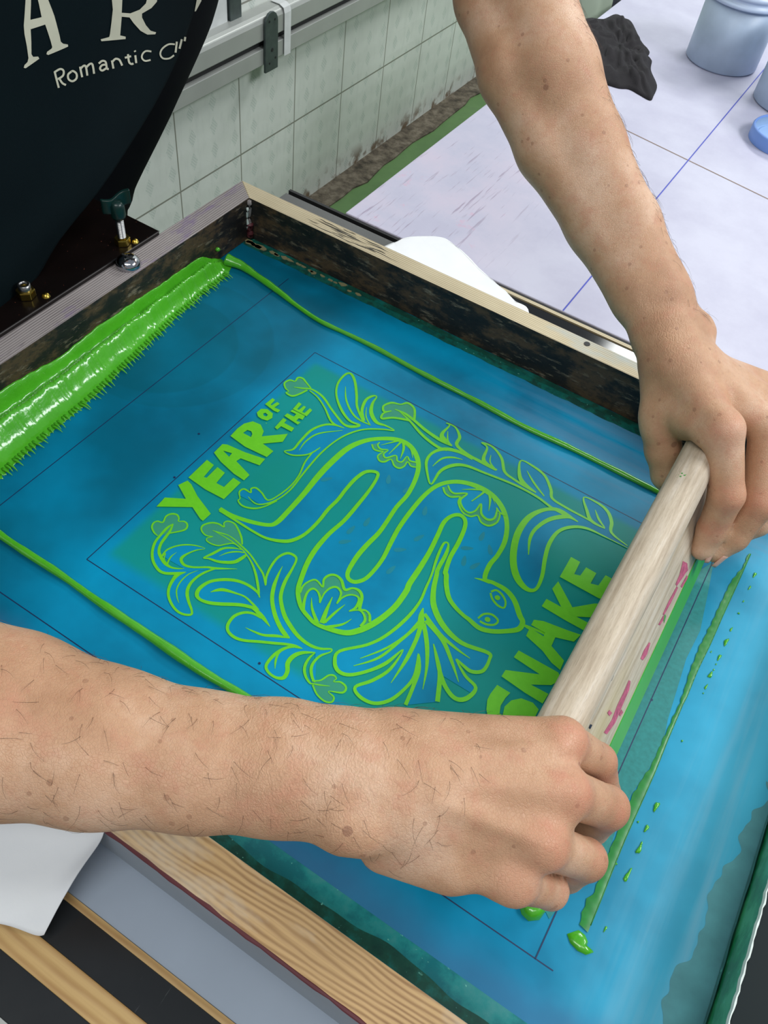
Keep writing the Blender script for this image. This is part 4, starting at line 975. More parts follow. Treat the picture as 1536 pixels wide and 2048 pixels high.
for i in range(n):
    a = Lf[i] + np.array([-0.0011 * abs(math.sin(i * 2.4)) * (0.4 + abs(nz(i, 0, .3, 2))), 0]); b = Rt[i]
    for j in range(5):
        t = j / 4; p = a * (1 - t) + b * t
        V.append((p[0], p[1], 0.0004 + 0.0005 * math.sin(math.pi * min(1, t * .8 + .15)) * (0.8 + 0.2 * math.sin(i * 1.9)) + 0.00035 * (i % 2) * math.exp(-((i - 52) / 24) ** 2)))
for i in range(n - 1):
    for j in range(4): F.append((i * 5 + j, (i + 1) * 5 + j, (i + 1) * 5 + j + 1, i * 5 + j + 1))
obj('smear', V, F, M['ink_line'], sm, True)
v, f = tube([(p[0], p[1], 0.0005) for p in Rt[::3]], 0.00035, 5)
obj('raised_lip', v, f, M['ink_line'], sm, True)
def flat_heap(out, h, m, parent, name, z0=0.0003):
    c = (sum(p[0] for p in out) / len(out), sum(p[1] for p in out) / len(out))
    n = len(out); V = []; F = []
    for r, (s, hh) in enumerate(((1, 0), (0.86, 0.55), (0.6, 0.9), (0.3, 1.0))):
        for p in out: V.append((c[0] + (p[0] - c[0]) * s, c[1] + (p[1] - c[1]) * s, z0 + h * hh))
    for r in range(3):
        for i in range(n): F.append((r * n + i, r * n + (i + 1) % n, (r + 1) * n + (i + 1) % n, (r + 1) * n + i))
    F.append(tuple(3 * n + i for i in range(n)))
    return obj(name, V, F, m, parent, True) if parent is not None else obj(name, V, F, m, None, True, (c[0], c[1], 0.0))
flat_heap([(0.543, -0.4163), (0.5478, -0.4107), (0.552, -0.411), (0.5549, -0.4134), (0.5555, -0.417), (0.5597, -0.4166), (0.5565, -0.4202), (0.5516, -0.421), (0.5464, -0.4196)], 0.0022, M['ink'], sm, 'end_blob')
DROPS = [(0.5651, -0.0998, 0.003, 0.0011), (0.5652, -0.1144, 0.0026, 0.0007), (0.5646, -0.1298, 0.0012, 0.0005), (0.5646, -0.1427, 0.0009, 0.0008), (0.5639, -0.16, 0.0024, 0.0007), (0.5639, -0.1728, 0.004, 0.0013), (0.5635, -0.1884, 0.0032, 0.001), (0.5632, -0.1954, 0.0008, 0.0005), (0.5631, -0.2008, 0.001, 0.0005), (0.5623, -0.2061, 0.0032, 0.0012), (0.5626, -0.2171, 0.0026, 0.0007), (0.5625, -0.2231, 0.0006, 0.0005), (0.5616, -0.3175, 0.0038, 0.0014), (0.5611, -0.334, 0.0028, 0.0011), (0.5616, -0.3445, 0.0014, 0.0006), (0.5616, -0.3487, 0.0034, 0.0013), (0.561, -0.3669, 0.005, 0.0011), (0.5552, -0.3333, 0.0008, 0.0006), (0.5613, -0.2657, 0.0009, 0.0006), (0.5608, -0.4016, 0.002, 0.0006), (0.5528, -0.3646, 0.0008, 0.0007), (0.5541, -0.1685, 0.0014, 0.0004), (0.557, -0.1876, 0.0012, 0.0004)]
for i, (x, y, L, w) in enumerate(DROPS):
    out = []
    for k in range(10):
        a = 2 * math.pi * k / 10
        rr_ = 1 + 0.25 * math.sin(3 * a + i)
        out.append((x + w * rr_ * math.cos(a) + 0.12 * L * math.sin(a), y + L * rr_ * math.sin(a)))
    o = flat_heap(out, min(0.0012, w * 0.9), M['ink'], None, 'ink_droplet')
    tag(o, DROPLAB[i] if False else None)
    o['category'] = 'ink drop'; o['group'] = 'green ink droplets right of the streak'
    o['label'] = ['topmost green ink droplet, large with a spike, right of the streak', 'slim droplet just below the topmost spiked one', 'tiny green ink speck on the mesh in the row right of the streak', 'tiny green ink speck on the mesh in the row right of the streak', 'short faint droplet above the largest almond shaped one', 'largest almond shaped droplet midway along the upper half of the droplet row', 'droplet just below the largest almond shaped one', 'tiny green ink speck on the mesh in the row right of the streak', 'tiny green ink speck on the mesh in the row right of the streak', 'forked droplet low in the upper half of the row', 'slim bottom droplet of the upper half of the row', 'tiny green ink speck on the mesh in the row right of the streak', 'first large droplet level with the middle finger knuckle', 'almond shaped droplet below the one level with the middle finger', 'tiny green ink speck on the mesh in the row right of the streak', 'lumpy droplet level with the ring finger', 'longest thin droplet level with the little finger', 'tiny green ink speck on the mesh in the row right of the streak', 'tiny green ink speck on the mesh in the row right of the streak', 'small lone droplet lowest of all beside the end of the streak', 'tiny green ink speck on the mesh in the row right of the streak', 'tiny green ink speck on the mesh in the row right of the streak', 'tiny green ink speck on the mesh in the row right of the streak'][i]
# blob of ink hanging off the near end of the squeegee
bl = flat_heap([(0.5125, -0.4175), (0.5165, -0.4215), (0.5215, -0.4225), (0.5265, -0.4185), (0.5280, -0.4105), (0.5275, -0.4065), (0.5140, -0.4065)], 0.006, M['ink'], None, 'ink_blob')
tag(bl, 'rounded green blob of ink below the little finger at the near end of the squeegee', 'ink')

# ================================================================== squeegee
sq = thing('squeegee', (0.5245, -0.2355, 0.0), 'wooden hand squeegee with rounded handle and green inked blade', 'squeegee')
SU = Vector((0.4825 - 0.5245, 0, 0.095)).normalized(); SV = Vector((SU.z, 0, -SU.x))
def sqp(v, h, y): 
    p = Vector((0.5245, y, 0.0006)) + SV * v + SU * h
    return (p.x, p.y, p.z)
right = [(0.0035, 0.021), (0.0035, 0.034), (0.0026, 0.048), (0.0012, 0.060), (0.0006, 0.068), (0.0015, 0.075), (0.0052, 0.082), (0.0092, 0.089), (0.0118, 0.096), (0.0125, 0.102), (0.0115, 0.108), (0.0085, 0.1125), (0.0045, 0.1142), (0.0, 0.1147),
         (-0.0045, 0.1142), (-0.0085, 0.1125), (-0.0115, 0.108), (-0.0125, 0.102), (-0.0118, 0.096), (-0.0098, 0.088), (-0.0088, 0.078), (-0.0095, 0.066), (-0.0105, 0.050), (-0.0108, 0.021)]
prof = [tuple(q[:2]) for q in catmull([(a, b, 0) for a, b in right], 4)]
def face_v(h):
    return float(np.interp(h, [p[1] for p in right[:6]], [p[0] for p in right[:6]]))
np_ = len(prof); V = []; F = []
ys = [-0.405, -0.4042, -0.4025] + list(np.linspace(-0.40, -0.071, 12)) + [-0.0685, -0.0668, -0.066]
for y in ys:
    e = min(y + 0.405, -0.066 - y); s = 1 - 0.10 * max(0, 1 - e / 0.0025) ** 2
    for (a, b) in prof: V.append(sqp(a * s, 0.070 + (b - 0.070) * (0.5 + 0.5 * s), y))
for j in range(len(ys) - 1):
    for i in range(np_): F.append((j * np_ + i, j * np_ + (i + 1) % np_, (j + 1) * np_ + (i + 1) % np_, (j + 1) * np_ + i))
F += [tuple(range(np_ - 1, -1, -1)), tuple((len(ys) - 1) * np_ + i for i in range(np_))]
obj('handle', V, F, M['handle'], sq, True)
bv = [(-0.0028, 0.0), (0.0028, 0.0), (0.0030, 0.0245), (-0.0030, 0.0245)]
V = [sqp(a, b, y) for y in (-0.404, -0.067) for a, b in bv]
bevel(obj('blade', V, [(0, 1, 2, 3), (7, 6, 5, 4), (0, 4, 5, 1), (1, 5, 6, 2), (2, 6, 7, 3), (3, 7, 4, 0)], M['blade'], sq), 0.0005)
# green strip of ink carried on the front of the wooden foot
V = [sqp(a, b, y) for y in (-0.4045, -0.0665) for a, b in ((0.0027, 0.0010), (0.0037, 0.0016), (0.0041, 0.0230), (0.0027, 0.0230))]
obj('ink_strip', V, [(0, 1, 2, 3), (7, 6, 5, 4), (0, 4, 5, 1), (1, 5, 6, 2), (2, 6, 7, 3), (3, 7, 4, 0)], M['blade'], sq)
for kind, P in [('pink_stain', [(-0.16236, 0.04625), (-0.15501, 0.0374), (-0.15431, 0.02964), (-0.15992, 0.03189), (-0.1699, 0.03434), (-0.17855, 0.03668), (-0.18042, 0.04051), (-0.17162, 0.04103)]), ('pink_stain', [(-0.15679, 0.02685), (-0.15474, 0.0223), (-0.16832, 0.02512), (-0.17136, 0.02964)]), ('pink_stain', [(-0.17855, 0.03668), (-0.17663, 0.03327), (-0.19185, 0.03316), (-0.20638, 0.03534), (-0.20813, 0.03817), (-0.19559, 0.03846)]), ('pink_stain', [(-0.20731, 0.0363), (-0.2047, 0.03156), (-0.21476, 0.03396), (-0.21742, 0.03729)]), ('green_stain', [(-0.20761, 0.03357), (-0.20441, 0.03431), (-0.20272, 0.03051), (-0.20718, 0.02799)]), ('pink_stain', [(-0.23511, 0.03865), (-0.23353, 0.0359), (-0.24079, 0.03274), (-0.24816, 0.03494), (-0.25119, 0.03992), (-0.24442, 0.04088)]), ('pink_stain', [(-0.27192, 0.04225), (-0.26982, 0.03873), (-0.27414, 0.03468), (-0.28225, 0.03431), (-0.29124, 0.03315), (-0.29916, 0.03237), (-0.3117, 0.03688), (-0.31464, 0.04235), (-0.30278, 0.03967), (-0.29221, 0.0416), (-0.28182, 0.04148)]), ('pink_stain', [(-0.28795, 0.03209), (-0.28628, 0.02683), (-0.29118, 0.02888), (-0.29226, 0.03236)]), ('pink_stain', [(-0.30246, 0.04945), (-0.3003, 0.04366), (-0.3041, 0.04547), (-0.30557, 0.05038)]), ('pink_stain', [(-0.16036, 0.07611), (-0.15833, 0.07388), (-0.16307, 0.06818), (-0.16508, 0.07043)]), ('dark_stain', [(-0.28891, 0.06729), (-0.28778, 0.06451), (-0.29201, 0.06422), (-0.29312, 0.06699)]), ('dark_stain', [(-0.32557, 0.06431), (-0.32397, 0.06122), (-0.32703, 0.06131), (-0.32803, 0.06362)])]:
    V, F = [], []
    n = len(P); V = [sqp(face_v(h) + 0.0003, h, y) for (y, h) in P]
    obj('ink_stain', V, [tuple(range(n))], M[kind], sq)
for (y, a, rd, mk) in [(-0.26114, 2.3528, 0.0017, 'pink_stain'), (-0.27343, 2.7459, 0.0017, 'pink_stain'), (-0.14743, 1.8031, 0.0007, 'green_stain'), (-0.14889, 1.6058, 0.0007, 'green_stain'), (-0.15042, 1.4368, 0.0007, 'green_stain'), (-0.14938, 1.3569, 0.0007, 'green_stain'), (-0.15077, 1.798, 0.0007, 'green_stain'), (-0.15219, 1.602, 0.0007, 'green_stain'), (-0.15352, 1.8077, 0.0007, 'green_stain')]:
    c = Vector(sqp(0.0126 * math.cos(a), 0.102 + 0.0126 * math.sin(a), y)); nrm = (SV * math.cos(a) + SU * math.sin(a))
    V, F = cyl(c - nrm * 0.0004, rd, 0.0006, 12, nrm); obj('ink_stain', V, F, M[mk], sq)

# ================================================================== hinge plate and hardware on the left rail
hp = thing('hinge_plate', (-0.065, -0.35, H), 'black ink spattered steel hinge plate clamped on the left rail', 'hinge')
bevel(obj('plate', *box(-0.118, -0.0222, -0.62, -0.1035, H + 0.0006, H + 0.0050), M['plate'], hp), 0.0006)
PZ = H + 0.0050
obj('bright_edge', *box(-0.0224, -0.0219, -0.62, -0.1035, H + 0.0040, PZ + 0.0001), M['steel'], hp)
def hexnut(c, r, h, m, parent, name='nut'):
    V, F = cyl(c, r, h, 6); o = obj(name, V, F, m, parent); bevel(o, r * 0.10, 2); return o
hexnut((-0.0330, -0.1385, PZ), 0.0072, 0.0062, M['brass'], hp)
hexnut((-0.0405, -0.2420, PZ), 0.0078, 0.0070, M['brass'], hp)
def ring(c, r0, r1, h, n=28):
    return lathe(c, [(r1, 0), (r1, h), (r0, h), (r0, 0), (r1, 0)], n)
obj('threaded_sleeve', *ring((-0.0405, -0.2420, PZ + 0.0070), 0.0032, 0.0050, 0.0050), M['steel'], hp, True)
obj('weld_bead', *lathe((-0.0265, -0.1300, PZ), [(0, 0.003), (0.002, 0.0026), (0.0034, 0.0)], 12), M['brass'], hp, True)
obj('weld_bead', *lathe((-0.0290, -0.2325, PZ), [(0, 0.003), (0.0022, 0.0026), (0.0036, 0.0)], 12), M['brass'], hp, True)
cs = thing('clamp_screw', (-0.0330, -0.1385, PZ), 'upright threaded clamp screw with dark green wing knob', 'screw')
tv = []; 
prof_t = [(0.0, 0.0062)]
for i in range(19): prof_t += [(0.0031, 0.0064 + i * 0.0011), (0.0037, 0.0064 + i * 0.0011 + 0.00055)]
prof_t += [(0.0, 0.0064 + 19 * 0.0011)]
obj('threaded_rod', *lathe((-0.0330, -0.1385, PZ), prof_t, 20), M['steel'], cs, False)
kz = PZ + 0.026
obj('hub', *lathe((-0.0330, -0.1385, kz), [(0, 0), (0.0058, 0), (0.0064, 0.002), (0.0062, 0.012), (0.0045, 0.015), (0, 0.0155)], 24), M['knob'], cs, True)
def wing(u, v):
    t = (u - 0.5) * 2; d = Vector((0.55, 0.83, 0)); n = Vector((-0.83, 0.55, 0))
    w = 0.0020 * math.sin(t * 3.3)
    hgt = 0.013; z0 = 0.006 + 0.005 * max(t, -0.3)
    p = Vector((-0.0330, -0.1385, kz + z0 + hgt * v)) + d * (0.0125 * t) + n * w
    return tuple(p)
V, F = grid(wing, 18, 6, (0.0030, -0.0018, 0))
bevel(obj('wing', V, F, M['knob'], cs, True), 0.0008)
db = thing('carriage_bolt', (-0.0135, -0.1545, H), 'round chrome bolt head on the left rail beside the plate edge', 'bolt')
obj('head', *lathe((-0.0125, -0.1545, H), [(0.0105, 0.0), (0.0110, 0.002), (0.0100, 0.0055), (0.0070, 0.0082), (0.0035, 0.0092), (0, 0.0094)], 32), M['chrome'], db, True)
bevel(obj('slot', *box(-0.0185, -0.0065, -0.1553, -0.1537, H + 0.0084, H + 0.0096), M['alu_dark'], db), 0.0002)

# ================================================================== wipes
def sheet(name, rows, label, k, amp=0.0008):
    """rows of 3-D control points; smooth thin paper sheet"""
    R = [catmull(r, 8) for r in rows]; R = [catmull([r[i] for r in R], 6) for i in range(len(R[0]))]
    nu = len(R[0]); nv = len(R); V = []; F = []
    for j in range(nv):
        for i in range(nu):
            p = R[j][i]; V.append((p[0], p[1], p[2] + amp * nz(p[0], p[1], 60, k)))
    n0 = len(V); V += [(a, b, c - 0.0004) for a, b, c in V[:n0]]
    F = [(j * nu + i, j * nu + i + 1, (j + 1) * nu + i + 1, (j + 1) * nu + i) for j in range(nv - 1) for i in range(nu - 1)]
    F += [tuple(n0 + q for q in reversed(f)) for f in F]
    rim = [i for i in range(nu)] + [j * nu + nu - 1 for j in range(1, nv)] + [(nv - 1) * nu + i for i in range(nu - 2, -1, -1)] + [j * nu for j in range(nv - 2, 0, -1)]
    for a, b in zip(rim, rim[1:] + rim[:1]): F.append((a, n0 + a, n0 + b, b))
    o = obj(name, V, F, M['paper'], None, True, tuple(rows[0][0]))
    return tag(o, label, 'paper towel', 'white paper wipes tucked under the screen')
sheet('paper_wipe', [[(0.1924, -0.5694, 0.05), (0.2314, -0.5525, 0.05), (0.2665, -0.532, 0.05), (0.3005, -0.5209, 0.048), (0.3077, -0.5225, 0.0455)], [(0.1982, -0.5825, 0.03), (0.2358, -0.5636, 0.03), (0.2712, -0.5492, 0.03), (0.2972, -0.5357, 0.032), (0.3059, -0.5275, 0.034)], [(0.2036, -0.5996, 0.0), (0.2422, -0.5802, 0.0), (0.2724, -0.5665, 0.0), (0.2913, -0.5551, 0.004), (0.2995, -0.5455, 0.008)], [(0.2114, -0.6117, -0.014), (0.2503, -0.5923, -0.014), (0.278, -0.5799, -0.015), (0.2947, -0.5748, -0.016), (0.2987, -0.5722, -0.016)]], 'white embossed paper wipe draped under the near forearm at the lower left', 2)
sheet('paper_wipe', [[(0.085, 0.0215, -0.012), (0.13, 0.0215, -0.012), (0.19, 0.0215, -0.012), (0.24, 0.0215, -0.012), (0.3, 0.0215, -0.012)], [(0.1034, 0.1059, -0.0165), (0.14, 0.07, -0.014), (0.18, 0.07, -0.014), (0.23, 0.06, -0.014), (0.277, 0.1004, -0.0165)], [(0.1068, 0.115, -0.0165), (0.1153, 0.1273, -0.0165), (0.1627, 0.1441, -0.0165), (0.2094, 0.1258, -0.0165), (0.2567, 0.1087, -0.0165)], [(0.1126, 0.1286, -0.0165), (0.1342, 0.153, -0.0165), (0.1563, 0.1556, -0.0165), (0.2032, 0.1319, -0.0165), (0.2417, 0.1176, -0.0165)]], 'white paper wipe poking out behind the back rail onto the white table', 5, 0.0004)

# ================================================================== the printer: apron, shirt, arms, hands
def smin(a, b, k):
    h = np.clip(0.5 + 0.5 * (b - a) / k, 0, 1)
    return b * (1 - h) + a * h - k * h * (1 - h)
def cone_d(P, pr):
    a, b, r0, r1, n, f = pr
    ab = b - a; L2 = float(ab @ ab) + 1e-12
    ap = P - a; t = np.clip((ap @ ab) / L2, 0, 1)
    q = ap - t[..., None] * ab
    r = r0 + (r1 - r0) * t
    if f < 0.999:
        v = q @ n
        d2 = (q * q).sum(-1) - v * v + (v / f) ** 2
        return (np.sqrt(np.maximum(d2, 0)) - r)
    return np.sqrt((q * q).sum(-1)) - r
def group_d(P, prims, k):
    D = None
    for pr in prims:
        d = cone_d(P, pr); D = d if D is None else smin(D, d, k)
    return D
def field(P, spec):
    """spec: list of (prims, k_inside); first group is the trunk, the rest join it with k_join but stay apart from each other"""
    D = group_d(P, spec[0][0], spec[0][1]); E = None
    for prims, k, kj in spec[1:]:
        d = group_d(P, prims, k)
        E = d if E is None else smin(E, d, 0.0012)
    if E is not None: D = smin(D, E, spec[1][2])
    return D
def surface_nets(spec, lo, hi, h):
    lo = np.array(lo); n = np.ceil((np.array(hi) - lo) / h).astype(int) + 1
    D = np.ones(n, np.float32)
    B = 16
    for i in range(0, n[0], B):
        for j in range(0, n[1], B):
            for k in range(0, n[2], B):
                e = np.minimum([i + B, j + B, k + B], n)
                c = lo + (np.array([i, j, k]) + B / 2) * h
                d = float(field(c[None, :], spec)[0])
                if d > B * h * 0.87 * 1.45 + 0.006: continue
                gx, gy, gz = np.meshgrid(*[lo[a] + h * np.arange(s, e[a]) for a, s in enumerate((i, j, k))], indexing='ij')
                P = np.stack([gx, gy, gz], -1)
                D[i:e[0], j:e[1], k:e[2]] = field(P, spec)
    S = D < 0
    c = [S[a:n[0] - 1 + a, b:n[1] - 1 + b, d:n[2] - 1 + d] for a in (0, 1) for b in (0, 1) for d in (0, 1)]
    allv = np.logical_and.reduce(c); anyv = np.logical_or.reduce(c)
    act = anyv & ~allv
    I = np.argwhere(act); idx = -np.ones(act.shape, np.int64); idx[act] = np.arange(len(I))
    acc = np.zeros((len(I), 3)); cnt = np.zeros(len(I))
    cor = [(a, b, d) for a in (0, 1) for b in (0, 1) for d in (0, 1)]
    for p in cor:
        for ax in range(3):
            if p[ax]: continue
            q = list(p); q[ax] = 1
            d0 = D[I[:, 0] + p[0], I[:, 1] + p[1], I[:, 2] + p[2]]; d1 = D[I[:, 0] + q[0], I[:, 1] + q[1], I[:, 2] + q[2]]
            m = (d0 < 0) != (d1 < 0)
            t = np.where(m, d0 / np.where(d0 == d1, 1, d0 - d1), 0)
            pt = np.tile(np.array(p, float), (len(I), 1)); pt[:, ax] += t
            acc[m] += pt[m]; cnt[m] += 1
    V = lo + (I + acc / cnt[:, None]) * h
    F = []
    for ax in range(3):
        o1, o2 = [(1, 2), (2, 0), (0, 1)][ax]
        sl0 = [slice(None)] * 3; sl1 = [slice(None)] * 3
        sl0[ax] = slice(0, n[ax] - 1); sl1[ax] = slice(1, n[ax])
        s0 = S[tuple(sl0)]; s1 = S[tuple(sl1)]
        E = np.argwhere(s0 != s1)
        ok = (E[:, o1] > 0) & (E[:, o2] > 0) & (E[:, o1] < n[o1] - 1) & (E[:, o2] < n[o2] - 1)
        E = E[ok]
        def cell(da, db):
            q = E.copy(); q[:, o1] -= da; q[:, o2] -= db; return idx[q[:, 0], q[:, 1], q[:, 2]]
        quad = np.stack([cell(1, 1), cell(0, 1), cell(0, 0), cell(1, 0)], 1)
        inside = s0[E[:, 0], E[:, 1], E[:, 2]]
        quad[~inside] = quad[~inside][:, ::-1]
        F.append(quad)
    return V, np.concatenate(F)
UP = np.array((0, 0, 1.0))
def P_(rows):
    out = []
    for r in rows:
        a, b, r0, r1 = np.array(r[0], float), np.array(r[1], float), r[2], r[3]
        f = r[4] if len(r) > 4 else 1.0
        n = np.array(r[5], float) if len(r) > 5 else UP
        d = (b - a) / (np.linalg.norm(b - a) + 1e-9); n = n - d * (n @ d); n /= np.linalg.norm(n) + 1e-9
        out.append((a, b, r0, r1, n, f))
    return out
SPEC_A = [(P_([((0.1165, 0.1325, 0.325), (0.1596, 0.1055, 0.285), 0.0432, 0.04032, 0.8), ((0.1596, 0.1055, 0.285), (0.1944, 0.0941, 0.252), 0.04032, 0.033479999999999996, 0.8), ((0.1944, 0.0941, 0.252), (0.2446, 0.0598, 0.222), 0.033479999999999996, 0.03444, 0.8), ((0.2446, 0.0598, 0.222), (0.293, 0.0331, 0.19), 0.03444, 0.03237, 0.8), ((0.293, 0.0331, 0.19), (0.3473, 0.0085, 0.16), 0.03237, 0.0297, 0.8), ((0.3473, 0.0085, 0.16), (0.3971, -0.0238, 0.138), 0.0297, 0.0288, 0.8), ((0.3971, -0.0238, 0.138), (0.4235, -0.0428, 0.126), 0.0288, 0.028, 0.8), ((0.1505, 0.1022, 0.28), (0.1774, 0.0828, 0.25), 0.0275, 0.027, 0.95), ((0.1774, 0.0828, 0.25), (0.227, 0.0419, 0.222), 0.027, 0.027, 0.95), ((0.227, 0.0419, 0.222), (0.2773, 0.0183, 0.19), 0.027, 0.025, 0.95), ((0.2773, 0.0183, 0.19), (0.3351, 0.0019, 0.158), 0.025, 0.0235, 0.95), ((0.3351, 0.0019, 0.158), (0.3881, -0.028, 0.136), 0.0235, 0.02, 0.95), ((0.1735, 0.1147, 0.29), (0.2093, 0.085, 0.262), 0.032, 0.0315, 0.95), ((0.2093, 0.085, 0.262), (0.2546, 0.0502, 0.232), 0.0315, 0.0325, 0.95), ((0.2546, 0.0502, 0.232), (0.3012, 0.0307, 0.198), 0.0325, 0.0275, 0.95), ((0.3012, 0.0307, 0.198), (0.3563, 0.0065, 0.167), 0.0275, 0.022, 0.95), ((0.3563, 0.0065, 0.167), (0.4048, -0.0259, 0.143), 0.022, 0.0185, 0.95), ((0.4255, -0.0484, 0.126), (0.4424, -0.0667, 0.124), 0.0265, 0.0265, 0.8), ((0.4416, -0.0716, 0.127), (0.4842, -0.1099, 0.124), 0.019, 0.0132, 0.86), ((0.4494, -0.0659, 0.125), (0.5079, -0.0768, 0.116), 0.0185, 0.013, 0.86), ((0.4538, -0.0567, 0.121), (0.5304, -0.0457, 0.105), 0.018, 0.0124, 0.86), ((0.4561, -0.0484, 0.114), (0.5483, -0.0001, 0.094), 0.017, 0.0115, 0.86), ((0.4316, -0.0709, 0.116), (0.4496, -0.0978, 0.092), 0.017, 0.014, 0.86), ((0.4448, -0.0817, 0.112), (0.4813, -0.1072, 0.119), 0.0145, 0.0112, 0.86), ((0.4532, -0.0957, 0.108), (0.4792, -0.1148, 0.116), 0.012, 0.0098, 0.86), ((0.4464, -0.0779, 0.1), (0.4661, -0.0996, 0.104), 0.0145, 0.0122, 0.86), ((0.4857, -0.1124, 0.127), (0.4878, -0.1143, 0.127), 0.0085, 0.0085), ((0.439, -0.0253, 0.13), (0.4421, -0.0301, 0.13), 0.0105, 0.0105), ((0.06, 0.135, 0.365), (0.1165, 0.1325, 0.325), 0.05, 0.048, 0.9), ((-0.12, 0.19, 0.5), (0.06, 0.135, 0.365), 0.058, 0.05, 0.9)]), 0.009)] + [(P_(g), 0.004, 0.007) for g in [[((0.4883, -0.1126, 0.123), (0.5114, -0.1273, 0.086), 0.013, 0.0118), ((0.5114, -0.1273, 0.086), (0.5162, -0.1316, 0.055), 0.012, 0.0106), ((0.5162, -0.1316, 0.055), (0.5175, -0.1392, 0.04), 0.0104, 0.0086)], [((0.5143, -0.0761, 0.113), (0.5344, -0.11, 0.077), 0.0128, 0.0116), ((0.5344, -0.11, 0.077), (0.5326, -0.1228, 0.049), 0.0118, 0.0102), ((0.5326, -0.1228, 0.049), (0.5274, -0.1318, 0.036), 0.01, 0.0082)], [((0.5374, -0.0449, 0.102), (0.55, -0.078, 0.069), 0.0122, 0.011), ((0.55, -0.078, 0.069), (0.5447, -0.0942, 0.045), 0.0108, 0.0094), ((0.5447, -0.0942, 0.045), (0.5366, -0.1051, 0.034), 0.0092, 0.0076)], [((0.5521, 0.0011, 0.09), (0.5614, -0.0377, 0.062), 0.011, 0.0098), ((0.5614, -0.0377, 0.062), (0.5573, -0.0552, 0.043), 0.0096, 0.0084), ((0.5573, -0.0552, 0.043), (0.5512, -0.0694, 0.034), 0.0082, 0.007)], [((0.4464, -0.0956, 0.096), (0.4593, -0.1028, 0.076), 0.0142, 0.0128), ((0.4593, -0.1028, 0.076), (0.4706, -0.1075, 0.06), 0.0126, 0.0112), ((0.4706, -0.1075, 0.06), (0.4827, -0.1051, 0.046), 0.011, 0.0086)]]]
BOX_A = ((-0.188, -0.1578, 0.0164), (0.5812, 0.258, 0.568))
